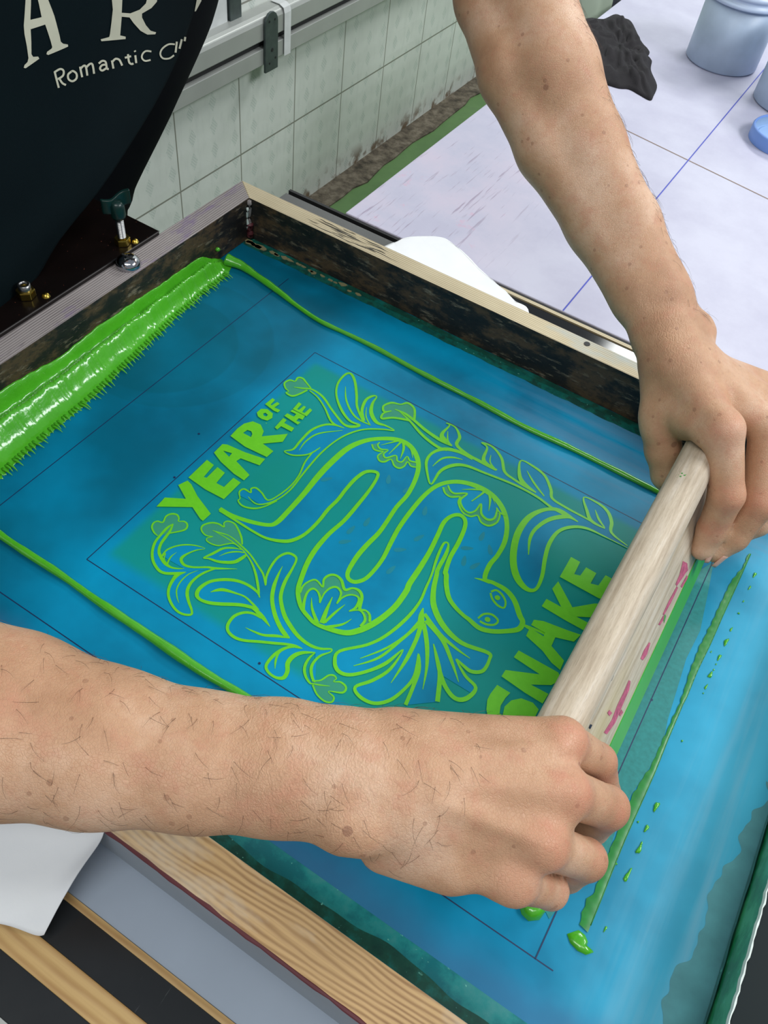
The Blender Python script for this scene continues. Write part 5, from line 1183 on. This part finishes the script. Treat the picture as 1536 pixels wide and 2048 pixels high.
SPEC_B = [(P_([((0.1905, -0.5562, 0.12), (0.2223, -0.5367, 0.118), 0.05, 0.048, 0.74), ((0.2223, -0.5367, 0.118), (0.2566, -0.5214, 0.116), 0.048, 0.0445, 0.74), ((0.2566, -0.5214, 0.116), (0.3032, -0.5044, 0.118), 0.0445, 0.0372, 0.74), ((0.3032, -0.5044, 0.118), (0.3466, -0.485, 0.121), 0.0372, 0.0318, 0.74), ((0.3466, -0.485, 0.121), (0.3794, -0.4675, 0.124), 0.0318, 0.0308, 0.74), ((0.3794, -0.4675, 0.124), (0.4088, -0.4533, 0.126), 0.0308, 0.0305, 0.74), ((0.4069, -0.4546, 0.126), (0.4306, -0.4444, 0.126), 0.03, 0.031, 0.7), ((0.4201, -0.4318, 0.127), (0.4853, -0.3819, 0.126), 0.0185, 0.0122, 0.8), ((0.4285, -0.4416, 0.129), (0.4965, -0.4047, 0.128), 0.019, 0.0124, 0.8), ((0.4362, -0.4494, 0.127), (0.4983, -0.4303, 0.124), 0.0185, 0.012, 0.8), ((0.4443, -0.4521, 0.12), (0.495, -0.4475, 0.113), 0.018, 0.0115, 0.8), ((0.4211, -0.4268, 0.118), (0.4705, -0.3901, 0.112), 0.02, 0.016, 0.8), ((0.4411, -0.4347, 0.1265), (0.4839, -0.4126, 0.1225), 0.026, 0.023, 0.8), ((0.4862, -0.3821, 0.1305), (0.4837, -0.3837, 0.1305), 0.008, 0.008), ((0.4973, -0.4066, 0.133), (0.4949, -0.4082, 0.133), 0.0082, 0.0082), ((0.4989, -0.4321, 0.129), (0.4966, -0.4337, 0.129), 0.0078, 0.0078), ((0.495, -0.4489, 0.1175), (0.4927, -0.4504, 0.1175), 0.0074, 0.0074), ((0.4386, -0.4351, 0.1422), (0.4856, -0.3904, 0.1357), 0.0018, 0.0024), ((0.444, -0.4406, 0.144), (0.4948, -0.4101, 0.1386), 0.0018, 0.0024), ((0.4483, -0.4477, 0.1426), (0.4959, -0.4344, 0.1346), 0.0018, 0.0024), ((0.4381, -0.4667, 0.112), (0.468, -0.4587, 0.112), 0.0125, 0.012), ((0.4206, -0.4757, 0.13), (0.4266, -0.473, 0.13), 0.0115, 0.011), ((0.03, -0.575, 0.26), (0.1905, -0.5562, 0.12), 0.05, 0.05, 0.9), ((-0.12, -0.49, 0.5), (0.03, -0.575, 0.26), 0.058, 0.05, 0.9)]), 0.008)] + [(P_(g), 0.003, 0.0035) for g in [[((0.4863, -0.3802, 0.124), (0.5081, -0.3637, 0.096), 0.0114, 0.0092), ((0.5081, -0.3637, 0.096), (0.5205, -0.3647, 0.07), 0.0092, 0.0088), ((0.5205, -0.3647, 0.07), (0.515, -0.3657, 0.052000000000000005), 0.0088, 0.0078)], [((0.4975, -0.4032, 0.126), (0.5209, -0.3849, 0.098), 0.0116, 0.0108), ((0.5209, -0.3849, 0.098), (0.5205, -0.3859, 0.07200000000000001), 0.0108, 0.01), ((0.5205, -0.3859, 0.07200000000000001), (0.515, -0.3869, 0.054000000000000006), 0.01, 0.0082)], [((0.4992, -0.4295, 0.122), (0.5226, -0.4117, 0.092), 0.0108, 0.01), ((0.5226, -0.4117, 0.092), (0.5205, -0.4127, 0.066), 0.01, 0.0092), ((0.5205, -0.4127, 0.066), (0.515, -0.4137, 0.048), 0.0092, 0.0078)], [((0.4951, -0.4472, 0.112), (0.5143, -0.4324, 0.086), 0.01, 0.0086), ((0.5143, -0.4324, 0.086), (0.5083, -0.4164, 0.06999999999999999), 0.0086, 0.008), ((0.5083, -0.4164, 0.06999999999999999), (0.5123, -0.3984, 0.055999999999999994), 0.008, 0.0072)], [((0.4287, -0.4186, 0.112), (0.46, -0.396, 0.086), 0.016, 0.013), ((0.46, -0.396, 0.086), (0.464, -0.38, 0.066), 0.0124, 0.0108), ((0.464, -0.38, 0.066), (0.473, -0.37, 0.048), 0.0106, 0.0085)]]]
BOX_B = ((-0.188, -0.635, 0.0295), (0.5426, -0.3445, 0.568))
NAILS = [((0.5259, -0.1408, 0.0405), (0.0769, -0.4553, -0.887), (0.9731, -0.1594, 0.1661), 0.0052, 0.0062), ((0.5343, -0.1365, 0.0341), (-0.3024, -0.4684, -0.8301), (0.9225, -0.3631, -0.1311), 0.0052, 0.0062)]
SLEEVES = [((-0.14, 0.20, 0.52), (0.035, 0.142, 0.385), 0.082, 0.066), ((-0.14, -0.48, 0.52), (0.005, -0.560, 0.30), 0.082, 0.066)]

Va, Fa = surface_nets(SPEC_A, BOX_A[0], BOX_A[1], 0.0016)
Vb, Fb = surface_nets(SPEC_B, BOX_B[0], BOX_B[1], 0.0016)
head_spec = [(P_([((-0.20, -0.15, 0.60), (-0.15, -0.15, 0.68), 0.06, 0.056), ((-0.155, -0.15, 0.74), (-0.145, -0.15, 0.80), 0.082, 0.085),
                  ((-0.09, -0.15, 0.72), (-0.075, -0.15, 0.70), 0.045, 0.035), ((-0.068, -0.15, 0.745), (-0.052, -0.15, 0.735), 0.010, 0.013),
                  ((-0.155, -0.235, 0.76), (-0.16, -0.242, 0.74), 0.012, 0.014), ((-0.155, -0.065, 0.76), (-0.16, -0.058, 0.74), 0.012, 0.014)]), 0.02)]
Vh, Fh = surface_nets(head_spec, (-0.30, -0.30, 0.52), (0.02, 0.0, 0.92), 0.007)
Vall = np.concatenate([Va, Vb, Vh]); Fall = np.concatenate([Fa, Fb + len(Va), Fh + len(Va) + len(Vb)])
person = thing('person', (-0.22, -0.15, ZF), 'person in black shirt and dark lettered apron, bare forearms pushing the squeegee with both hands', 'person')
body = obj('body', Vall, Fall, M['skin'], person, True)
sm_ = body.modifiers.new('smooth', 'CORRECTIVE_SMOOTH') if False else body.modifiers.new('smooth', 'SMOOTH'); sm_.factor = 0.5; sm_.iterations = 4

# fingernails of the far hand
def nail(c, d, n, w, l):
    c = Vector(c); d = Vector(d).normalized(); n = Vector(n); n = (n - d * n.dot(d)).normalized(); s = d.cross(n)
    V = []; F = []
    for j in range(7):
        for i in range(7):
            u = (i / 6 - .5) * 2; v = (j / 6 - .5) * 2
            ww = w * math.sqrt(max(0.05, 1 - 0.35 * abs(v) ** 3))
            p = c + s * (u * ww) + d * (v * l) + n * (-0.45 * w * u * u)
            V.append(tuple(p))
    F = [(j * 7 + i, j * 7 + i + 1, (j + 1) * 7 + i + 1, (j + 1) * 7 + i) for j in range(6) for i in range(6)]
    o = obj('fingernail', V, F, M['nail'], person, True); m = o.modifiers.new('t', 'SOLIDIFY'); m.thickness = 0.0006
for a in NAILS: nail(*a)

# hairs on both forearms
def vertex_normals(V, F):
    N = np.zeros_like(V); a, b, c, d = (V[F[:, i]] for i in range(4)); fn = np.cross(c - a, d - b)
    for i in range(4): np.add.at(N, F[:, i], fn)
    return N / (np.linalg.norm(N, axis=1)[:, None] + 1e-12)
Na = vertex_normals(Va, Fa); Nb = vertex_normals(Vb, Fb)
def hairs(V, N, axis, keep, count, rnd, L0, L1):
    idx = np.where(keep(V, N))[0]; idx = rnd.choice(idx, count); HV = []; HF = []
    axis = np.array(axis, float); axis /= np.linalg.norm(axis)
    for i in idx:
        p = V[i]; n = N[i]; t = axis + rnd.normal(0, .55, 3); t -= n * (t @ n); t /= np.linalg.norm(t)
        L = rnd.uniform(L0, L1); s = np.cross(n, t); bend = rnd.normal(0, .35)
        pts = [p + t * L * q + n * (0.0002 + L * 0.33 * q * (1.15 - q)) + s * bend * L * q * q for q in (0, .33, .66, 1)]
        v, f = tube(pts, [0.00008, 0.00007, 0.00006, 0.00003], 3); m = len(HV); HV += v; HF += [tuple(a + m for a in g) for g in f]
    return HV, HF
r_ = np.random.default_rng(11)
hv, hf = merge(hairs(Va, Na, (0.55, -0.15, -0.45), lambda V, N: (V[:, 0] > 0.20) & (V[:, 0] < 0.44) & ((N[:, 0] * .6 + N[:, 1] * .6 + N[:, 2] * .2) > 0.40), 380, r_, 0.006, 0.015),
               hairs(Vb, Nb, (0.6, -0.5, 0), lambda V, N: (V[:, 0] < 0.46) & (N[:, 2] > -0.1) & (V[:, 0] > 0.2), 330, r_, 0.005, 0.011))
hr = obj('arm_hair', hv, hf, M['hair'], person, False); hr['kind'] = 'stuff'

# shirt: a closed torso shell, trousers below
SH = [(-0.30, -0.01), (-0.06, 0.018), (-0.026, 0.034), (-0.006, 0.050), (0.042, 0.116), (0.088, 0.170), (0.122, 0.198), (0.20, 0.235), (0.30, 0.262), (0.42, 0.268), (0.52, 0.235), (0.60, 0.12), (0.63, 0.0)]
SHc = [tuple(q[:2]) for q in catmull([(a, b, 0) for a, b in SH], 3)]
V = []; F = []; NR = 56
for (z, ye) in SHc:
    cy = -0.15; ry = max(ye - cy, 0.03); t = max(0, min(1, (z + .1) / 0.6)); rx = 0.10 * (1 if z < .5 else max(0.35, 1 - (z - .5) * 4))
    cx = -0.235 + 0.03 * t
    for i in range(NR):
        a = 2 * math.pi * i / NR; ca, sa = math.cos(a), math.sin(a)
        w = 1 + 0.012 * math.sin(9 * a + z * 30)
        V.append((cx + rx * w * math.copysign(abs(ca) ** 0.8, ca), cy + ry * math.copysign(abs(sa) ** 0.8, sa), z))
for j in range(len(SHc) - 1):
    for i in range(NR): F.append((j * NR + i, j * NR + (i + 1) % NR, (j + 1) * NR + (i + 1) % NR, (j + 1) * NR + i))
F += [tuple(range(NR - 1, -1, -1)), tuple((len(SHc) - 1) * NR + i for i in range(NR))]
obj('shirt', V, F, M['shirt'], person, True)
for s in (-1, 1):
    cy = -0.15 + s * 0.085
    obj('trouser_leg', *lathe((-0.235, cy, ZF + 0.03), [(0.05, 0), (0.056, 0), (0.06, 0.1), (0.07, 0.3), (0.082, 0.44), (0.0, 0.44)], 28), M['shirt'], person, True)
    obj('shoe', *merge(lathe((-0.225, cy, ZF), [(0, 0.001), (0.05, 0.001), (0.055, 0.02), (0.045, 0.06), (0, 0.07)], 24), lathe((-0.16, cy, ZF), [(0, 0.001), (0.045, 0.001), (0.05, 0.015), (0.035, 0.04), (0, 0.045)], 24)), M['alu_dark'], person, True)
for (a, b, ra, rb_) in SLEEVES:
    a = Vector(a); b = Vector(b)
    V, F = cyl(a, ra, (b - a).length, 28, (b - a).normalized(), rb_); obj('sleeve', V, F, M['shirt'], person, True)

# apron sheet, hanging in front, its far edge curving up
AE = [(-0.046, -0.2958, 0.046), (-0.0465, -0.2872, 0.0461), (-0.0473, -0.2751, 0.0463), (-0.048, -0.2639, 0.0465), (-0.0487, -0.2555, 0.0469), (-0.0493, -0.248, 0.0473), (-0.05, -0.2408, 0.0478), (-0.0505, -0.2341, 0.0479), (-0.051, -0.2275, 0.048), (-0.052, -0.2194, 0.0496), (-0.0536, -0.2096, 0.0537), (-0.0556, -0.1984, 0.0594), (-0.058, -0.1842, 0.065), (-0.061, -0.1658, 0.0699), (-0.0644, -0.1445, 0.0747), (-0.068, -0.1232, 0.08), (-0.0719, -0.1023, 0.0863), (-0.0761, -0.0815, 0.0931), (-0.08, -0.0621, 0.0998), (-0.0835, -0.045, 0.106), (-0.0867, -0.0294, 0.112), (-0.09, -0.0144, 0.1184), (-0.0933, 0.0002, 0.125), (-0.0967, 0.0142, 0.132), (-0.1, 0.028, 0.1401), (-0.1034, 0.0417, 0.1495), (-0.1068, 0.0552, 0.16), (-0.11, 0.0685, 0.1718), (-0.1129, 0.0821, 0.1852), (-0.1155, 0.0955, 0.1999), (-0.118, 0.1075, 0.2146), (-0.1205, 0.1176, 0.2287), (-0.1229, 0.1263, 0.243), (-0.125, 0.1339, 0.2583), (-0.127, 0.1408, 0.2773), (-0.1288, 0.1466, 0.2974), (-0.13, 0.1506, 0.3115)]
def apron_pt(s, t, off=0.0):
    u = t * (len(AE) - 1); i = min(int(u), len(AE) - 2); f = u - i
    e = [AE[i][q] * (1 - f) + AE[i + 1][q] * f for q in range(3)]
    Wd = 0.42
    bulge = 0.030 * math.sin(math.pi * min(1.0, s * 1.15)) * (0.35 + 0.65 * t) + 0.006 * math.sin(s * 9 + t * 4) * s
    return (e[0] + bulge + off, e[1] - Wd * s, e[2])
AP = thing('apron_dummy', (0, 0, 0), 'x', 'x'); bpy.data.objects.remove(AP)
V, F = grid(lambda u, v: apron_pt(u, v), 60, 90, (0.003, 0, 0))
ap = obj('apron', V, F, M['apron'], person, True)
ap['label'] = 'dark teal apron front with cream lettering'
def on_apron(P, off):  # polygon in (s, t)
    return [apron_pt(s, t, off) for s, t in P]
for nm, loops in [('letter_a', [[(0.60762, 0.86971), (0.59686, 0.86831), (0.59036, 0.83591), (0.56725, 0.83538), (0.58745, 0.86705), (0.5697, 0.86463), (0.50754, 0.79987), (0.49974, 0.79639), (0.48618, 0.7932), (0.4837, 0.79058), (0.5306, 0.7897), (0.53584, 0.7914), (0.53584, 0.79387), (0.52695, 0.79569), (0.52603, 0.79718), (0.55578, 0.82589), (0.58581, 0.82539), (0.57165, 0.79718), (0.5661, 0.79355), (0.55452, 0.79202), (0.55051, 0.78907), (0.57654, 0.78337), (0.58107, 0.78459), (0.5812, 0.78736), (0.57595, 0.78977), (0.57611, 0.79384), (0.59702, 0.82213), (0.60201, 0.83171)]]), ('letter_r', [[(0.39682, 0.83657), (0.3569, 0.82939), (0.33907, 0.80127), (0.30499, 0.7942), (0.27136, 0.79218), (0.25275, 0.79593), (0.25409, 0.81071), (0.21416, 0.80337), (0.20725, 0.78929), (0.22347, 0.78499), (0.25687, 0.78493), (0.25213, 0.77949), (0.22487, 0.76424), (0.1966, 0.75143), (0.16909, 0.74299), (0.16975, 0.7403), (0.20518, 0.74813), (0.24133, 0.76083), (0.28124, 0.77874), (0.30339, 0.78926), (0.33473, 0.79605), (0.31918, 0.77136), (0.2957, 0.76491), (0.29271, 0.7614), (0.38296, 0.77764), (0.38763, 0.78065), (0.35929, 0.77781), (0.35977, 0.78142), (0.37443, 0.81135)]]), ('letter_t', [[(0.0125, 0.76098), (-0.01326, 0.7557), (-0.02114, 0.74404), (-0.00672, 0.73231), (0.00014, 0.73345)]]), ('letter_r', [[(0.50409, 0.76662), (0.4771, 0.74151), (0.47165, 0.74089), (0.49905, 0.76621)]]), ('letter_r', [[(0.49864, 0.76397), (0.49631, 0.76428), (0.49299, 0.76475), (0.48946, 0.76507), (0.48664, 0.76502), (0.48452, 0.76459), (0.48231, 0.7639), (0.48036, 0.76308), (0.47902, 0.76233), (0.47787, 0.7613), (0.47683, 0.75987), (0.4763, 0.75846), (0.47643, 0.75747), (0.47755, 0.75685), (0.47974, 0.75639), (0.48228, 0.75609), (0.48428, 0.7559), (0.48534, 0.75588), (0.48578, 0.75595), (0.48634, 0.7561), (0.48709, 0.75626), (0.48553, 0.7536), (0.48496, 0.75348), (0.48365, 0.75317), (0.48168, 0.75291), (0.47978, 0.75293), (0.47751, 0.75313), (0.4747, 0.75345), (0.47198, 0.75402), (0.47023, 0.75503), (0.46996, 0.75659), (0.47067, 0.75846), (0.47214, 0.76045), (0.47441, 0.76241), (0.47762, 0.76424), (0.48141, 0.76583), (0.48549, 0.7671), (0.48964, 0.76789), (0.49363, 0.76798), (0.49752, 0.76761), (0.50089, 0.76713), (0.50318, 0.76681)]]), ('letter_r', [[(0.4841, 0.75424), (0.48168, 0.75269), (0.47812, 0.75041), (0.47388, 0.74767), (0.46961, 0.74514), (0.46528, 0.74306), (0.46107, 0.74134), (0.45758, 0.74002), (0.45525, 0.73913), (0.45478, 0.74143), (0.45717, 0.74234), (0.4604, 0.74355), (0.46375, 0.74491), (0.46673, 0.74633), (0.47009, 0.74832), (0.47399, 0.75081), (0.4775, 0.75304), (0.47997, 0.7546)]]), ('letter_o', [[(0.45338, 0.75764), (0.45516, 0.7574), (0.45789, 0.75707), (0.46061, 0.75647), (0.46214, 0.75533), (0.46178, 0.75358), (0.46031, 0.75153), (0.45798, 0.74929), (0.45483, 0.74693), (0.4508, 0.74468), (0.44613, 0.74255), (0.44121, 0.74072), (0.43646, 0.73942), (0.43234, 0.73896), (0.42884, 0.73913), (0.42611, 0.73978), (0.42454, 0.74093), (0.42459, 0.74271), (0.42589, 0.74492), (0.42799, 0.74727), (0.43075, 0.74961), (0.43436, 0.75174), (0.43848, 0.75367), (0.44245, 0.75531), (0.44601, 0.75662), (0.44938, 0.75749), (0.45193, 0.75776), (0.45343, 0.75775), (0.45429, 0.75775), (0.4498, 0.75466), (0.44884, 0.75466), (0.44779, 0.75468), (0.44701, 0.75463), (0.44621, 0.75441), (0.44402, 0.75359), (0.4409, 0.7523), (0.43797, 0.75093), (0.43591, 0.74972), (0.43421, 0.74824), (0.43263, 0.74647), (0.43169, 0.74488), (0.43163, 0.74382), (0.43262, 0.74312), (0.43464, 0.74263), (0.43714, 0.74249), (0.43935, 0.74271), (0.44175, 0.74338), (0.445, 0.7446), (0.44823, 0.74606), (0.4506, 0.74737), (0.45249, 0.74879), (0.45424, 0.7505), (0.45534, 0.752), (0.45561, 0.753), (0.4547, 0.7536), (0.4525, 0.75406), (0.4499, 0.75436), (0.44806, 0.75459)]]), ('letter_m', [[(0.43188, 0.75742), (0.41303, 0.74014), (0.40662, 0.73915), (0.42577, 0.75662)]]), ('letter_m', [[(0.42212, 0.75204), (0.42087, 0.75255), (0.41911, 0.75329), (0.41722, 0.75391), (0.41556, 0.7541), (0.4143, 0.75403), (0.4138, 0.75401), (0.41387, 0.75405), (0.41231, 0.75311), (0.40894, 0.75034), (0.4044, 0.74593), (0.40001, 0.74148), (0.39694, 0.7384), (0.39013, 0.73714), (0.39322, 0.74023), (0.3977, 0.74474), (0.4025, 0.74939), (0.40654, 0.7527), (0.41033, 0.75494), (0.41483, 0.7566), (0.41826, 0.75719), (0.42086, 0.7573), (0.42333, 0.757), (0.42554, 0.75628), (0.42735, 0.75551), (0.42857, 0.755)]]), ('letter_m', [[(0.40362, 0.74992), (0.4022, 0.75048), (0.40023, 0.75127), (0.39805, 0.75194), (0.39607, 0.75216), (0.39436, 0.75207), (0.39316, 0.75193), (0.39277, 0.75183), (0.39114, 0.75094), (0.38747, 0.74792), (0.3827, 0.74333), (0.37815, 0.73875), (0.37497, 0.73556), (0.36787, 0.73421), (0.37108, 0.7374), (0.37572, 0.74205), (0.38077, 0.74687), (0.38532, 0.7506), (0.38986, 0.75306), (0.39489, 0.75472), (0.39861, 0.75529), (0.40159, 0.75543), (0.4044, 0.75511), (0.4069, 0.75434), (0.40893, 0.75351), (0.41031, 0.75297)]]), ('letter_a', [[(0.36322, 0.74535), (0.3616, 0.74571), (0.35939, 0.74625), (0.35696, 0.74662), (0.3548, 0.74656), (0.35254, 0.74611), (0.34986, 0.74538), (0.34744, 0.74449), (0.3454, 0.74348), (0.3427, 0.74143), (0.33948, 0.73835), (0.33621, 0.7351), (0.33281, 0.73225), (0.32839, 0.72981), (0.32395, 0.72822), (0.32131, 0.72757), (0.32005, 0.72724), (0.32244, 0.73055), (0.32398, 0.73095), (0.32531, 0.73124), (0.32564, 0.7313), (0.32646, 0.73173), (0.32884, 0.73377), (0.33201, 0.73691), (0.33562, 0.74033), (0.33986, 0.74348), (0.34513, 0.74615), (0.3504, 0.74811), (0.35518, 0.74943), (0.35953, 0.75023), (0.36327, 0.75034), (0.36632, 0.74994), (0.36864, 0.74936), (0.37022, 0.74899)]]), ('letter_a', [[(0.33881, 0.74038), (0.34162, 0.74102), (0.34588, 0.74202), (0.35063, 0.74299), (0.35477, 0.74343), (0.35755, 0.74306), (0.35942, 0.74222), (0.36039, 0.74102), (0.35995, 0.73936), (0.35747, 0.7372), (0.3537, 0.73491), (0.34884, 0.73262), (0.34306, 0.73079), (0.33809, 0.73025), (0.33354, 0.73036), (0.32959, 0.73066), (0.32689, 0.73084), (0.33361, 0.7347), (0.33631, 0.73452), (0.3401, 0.73422), (0.34398, 0.7341), (0.34647, 0.73431), (0.34754, 0.73469), (0.34953, 0.73565), (0.35142, 0.7368), (0.35224, 0.73747), (0.3523, 0.73802), (0.35165, 0.73879), (0.3503, 0.73939), (0.3488, 0.73962), (0.34651, 0.73935), (0.3428, 0.73858), (0.33882, 0.73764), (0.33594, 0.73697)]]), ('letter_n', [[(0.32391, 0.74082), (0.30692, 0.72577), (0.2994, 0.72445), (0.31651, 0.73955)]]), ('letter_n', [[(0.31299, 0.73544), (0.31152, 0.73597), (0.30951, 0.73674), (0.30723, 0.73732), (0.30519, 0.7374), (0.30306, 0.73697), (0.29998, 0.73609), (0.2966, 0.73491), (0.29376, 0.73378), (0.29148, 0.73264), (0.28897, 0.73112), (0.28626, 0.72934), (0.28355, 0.72756), (0.28093, 0.72586), (0.27844, 0.72419), (0.27626, 0.7227), (0.27465, 0.72158), (0.26788, 0.72096), (0.26954, 0.72212), (0.27179, 0.72366), (0.27446, 0.72545), (0.27718, 0.72721), (0.27985, 0.72895), (0.28286, 0.73093), (0.28649, 0.7331), (0.29085, 0.73525), (0.29565, 0.73718), (0.30067, 0.73892), (0.30578, 0.74037), (0.31068, 0.74127), (0.31447, 0.74119), (0.31728, 0.74048), (0.31938, 0.73967), (0.32081, 0.73914)]]), ('letter_t', [[(0.26689, 0.73569), (0.26409, 0.73292), (0.26002, 0.72886), (0.25544, 0.72452), (0.25083, 0.7207), (0.24578, 0.71751), (0.24054, 0.71496), (0.23605, 0.71318), (0.23214, 0.7118), (0.22814, 0.71072), (0.22503, 0.71032), (0.22316, 0.71028), (0.22205, 0.71023), (0.22919, 0.71476), (0.2304, 0.71481), (0.23177, 0.71483), (0.2328, 0.71492), (0.23378, 0.7152), (0.23589, 0.71596), (0.23838, 0.71691), (0.24071, 0.71803), (0.24347, 0.71976), (0.24742, 0.72305), (0.2518, 0.7272), (0.25584, 0.73122), (0.25866, 0.73401)]]), ('letter_t', [[(0.26858, 0.73), (0.24427, 0.72627), (0.24912, 0.73014), (0.27334, 0.73383)]]), ('letter_i', [[(0.23401, 0.72627), (0.21786, 0.71074), (0.20915, 0.70881), (0.22558, 0.72457)]]), ('letter_i', [[(0.24237, 0.73427), (0.23793, 0.73149), (0.23132, 0.73116), (0.23579, 0.73395)]]), ('letter_c', [[(0.16258, 0.71512), (0.16776, 0.71672), (0.17541, 0.7191), (0.18372, 0.72151), (0.19077, 0.72304), (0.19583, 0.7234), (0.19949, 0.72305), (0.20203, 0.72225), (0.20347, 0.72108), (0.20387, 0.71955), (0.2032, 0.7176), (0.20141, 0.71534), (0.19838, 0.71283), (0.19405, 0.71011), (0.18862, 0.70722), (0.18234, 0.70435), (0.1754, 0.70174), (0.16798, 0.69975), (0.16041, 0.69823), (0.15373, 0.69706), (0.14916, 0.69623), (0.15394, 0.70003), (0.15853, 0.70085), (0.16496, 0.70197), (0.17159, 0.70329), (0.17675, 0.70465), (0.1808, 0.70619), (0.18517, 0.70819), (0.18912, 0.7103), (0.19196, 0.71206), (0.19379, 0.71358), (0.19501, 0.71514), (0.1955, 0.71657), (0.19519, 0.7177), (0.19405, 0.71861), (0.19206, 0.71932), (0.18932, 0.71962), (0.18611, 0.7194), (0.18101, 0.71822), (0.17372, 0.71609), (0.16634, 0.71378), (0.16109, 0.71216)]]), ('letter_c', [[(0.05454, 0.69787), (0.06093, 0.69972), (0.0703, 0.70247), (0.0808, 0.70528), (0.09033, 0.70724), (0.09842, 0.70808), (0.10585, 0.70827), (0.11216, 0.70789), (0.11671, 0.70699), (0.11932, 0.70546), (0.12031, 0.70333), (0.11972, 0.70075), (0.11749, 0.69783), (0.11327, 0.69447), (0.10676, 0.69032), (0.09893, 0.6861), (0.09015, 0.68211), (0.08053, 0.67861), (0.07031, 0.67548), (0.06034, 0.67283), (0.05145, 0.67082), (0.04397, 0.66982), (0.03773, 0.66966), (0.03289, 0.66983), (0.02952, 0.66992), (0.03883, 0.6749), (0.04219, 0.67481), (0.04678, 0.67461), (0.05218, 0.67472), (0.05805, 0.67548), (0.06535, 0.67713), (0.07409, 0.67944), (0.08265, 0.68204), (0.0895, 0.68452), (0.09523, 0.68713), (0.10097, 0.69022), (0.10586, 0.69332), (0.10899, 0.6958), (0.11059, 0.69791), (0.11105, 0.69997), (0.11022, 0.70174), (0.10803, 0.70301), (0.10402, 0.70378), (0.09821, 0.7041), (0.0914, 0.7039), (0.08462, 0.7032), (0.07696, 0.7016), (0.06771, 0.69911), (0.0587, 0.69646), (0.0522, 0.69457)]]), ('letter_i', [[(0.05285, 0.70043), (0.03704, 0.67792), (0.02448, 0.67388), (0.04101, 0.69694)]]), ('letter_t', [[(0.02892, 0.698), (0.02253, 0.68054), (0.00939, 0.67591), (0.01637, 0.69386)]]), ('letter_y', [[(0.01327, 0.69742), (0.00792, 0.68893), (-0.00528, 0.68464), (0.00057, 0.69353)]])]:
    L = [[Vector((p[0], p[1], 0)) for p in l] for l in loops]
    tri = tessellate_polygon(L); flat = [p for l in loops for p in l]
    # refine long triangles so the print follows the cloth
    bm = bmesh.new(); vs_ = [bm.verts.new((p[0], p[1], 0)) for p in flat]
    for t in tri:
        try: bm.faces.new([vs_[i] for i in t])
        except ValueError: pass
    for _ in range(4):
        ed = [e for e in bm.edges if math.hypot((e.verts[0].co.x - e.verts[1].co.x) * .42, (e.verts[0].co.y - e.verts[1].co.y) * .5) > 0.009]
        if not ed: break
        bmesh.ops.subdivide_edges(bm, edges=ed, cuts=1); bmesh.ops.triangulate(bm, faces=bm.faces[:])
    bm.verts.index_update()
    V = [apron_pt(v.co.x, v.co.y, 0.0007) for v in bm.verts]; F = [tuple(v.index for v in f.verts) for f in bm.faces]; bm.free()
    o = obj(nm, V, F, M['print_cream'], ap); 
# a small head of short black hair
hc = [(r * 1.0, z) for r, z in ((0.0, 0.100), (0.04, 0.094), (0.07, 0.072), (0.088, 0.035), (0.090, 0.0), (0.086, -0.02))]
V, F = lathe((-0.165, -0.15, 0.79), hc, 40)
o = obj('hair', V, F, M['hair'], person, True); m = o.modifiers.new('t', 'SOLIDIFY'); m.thickness = 0.008; m.offset = 1
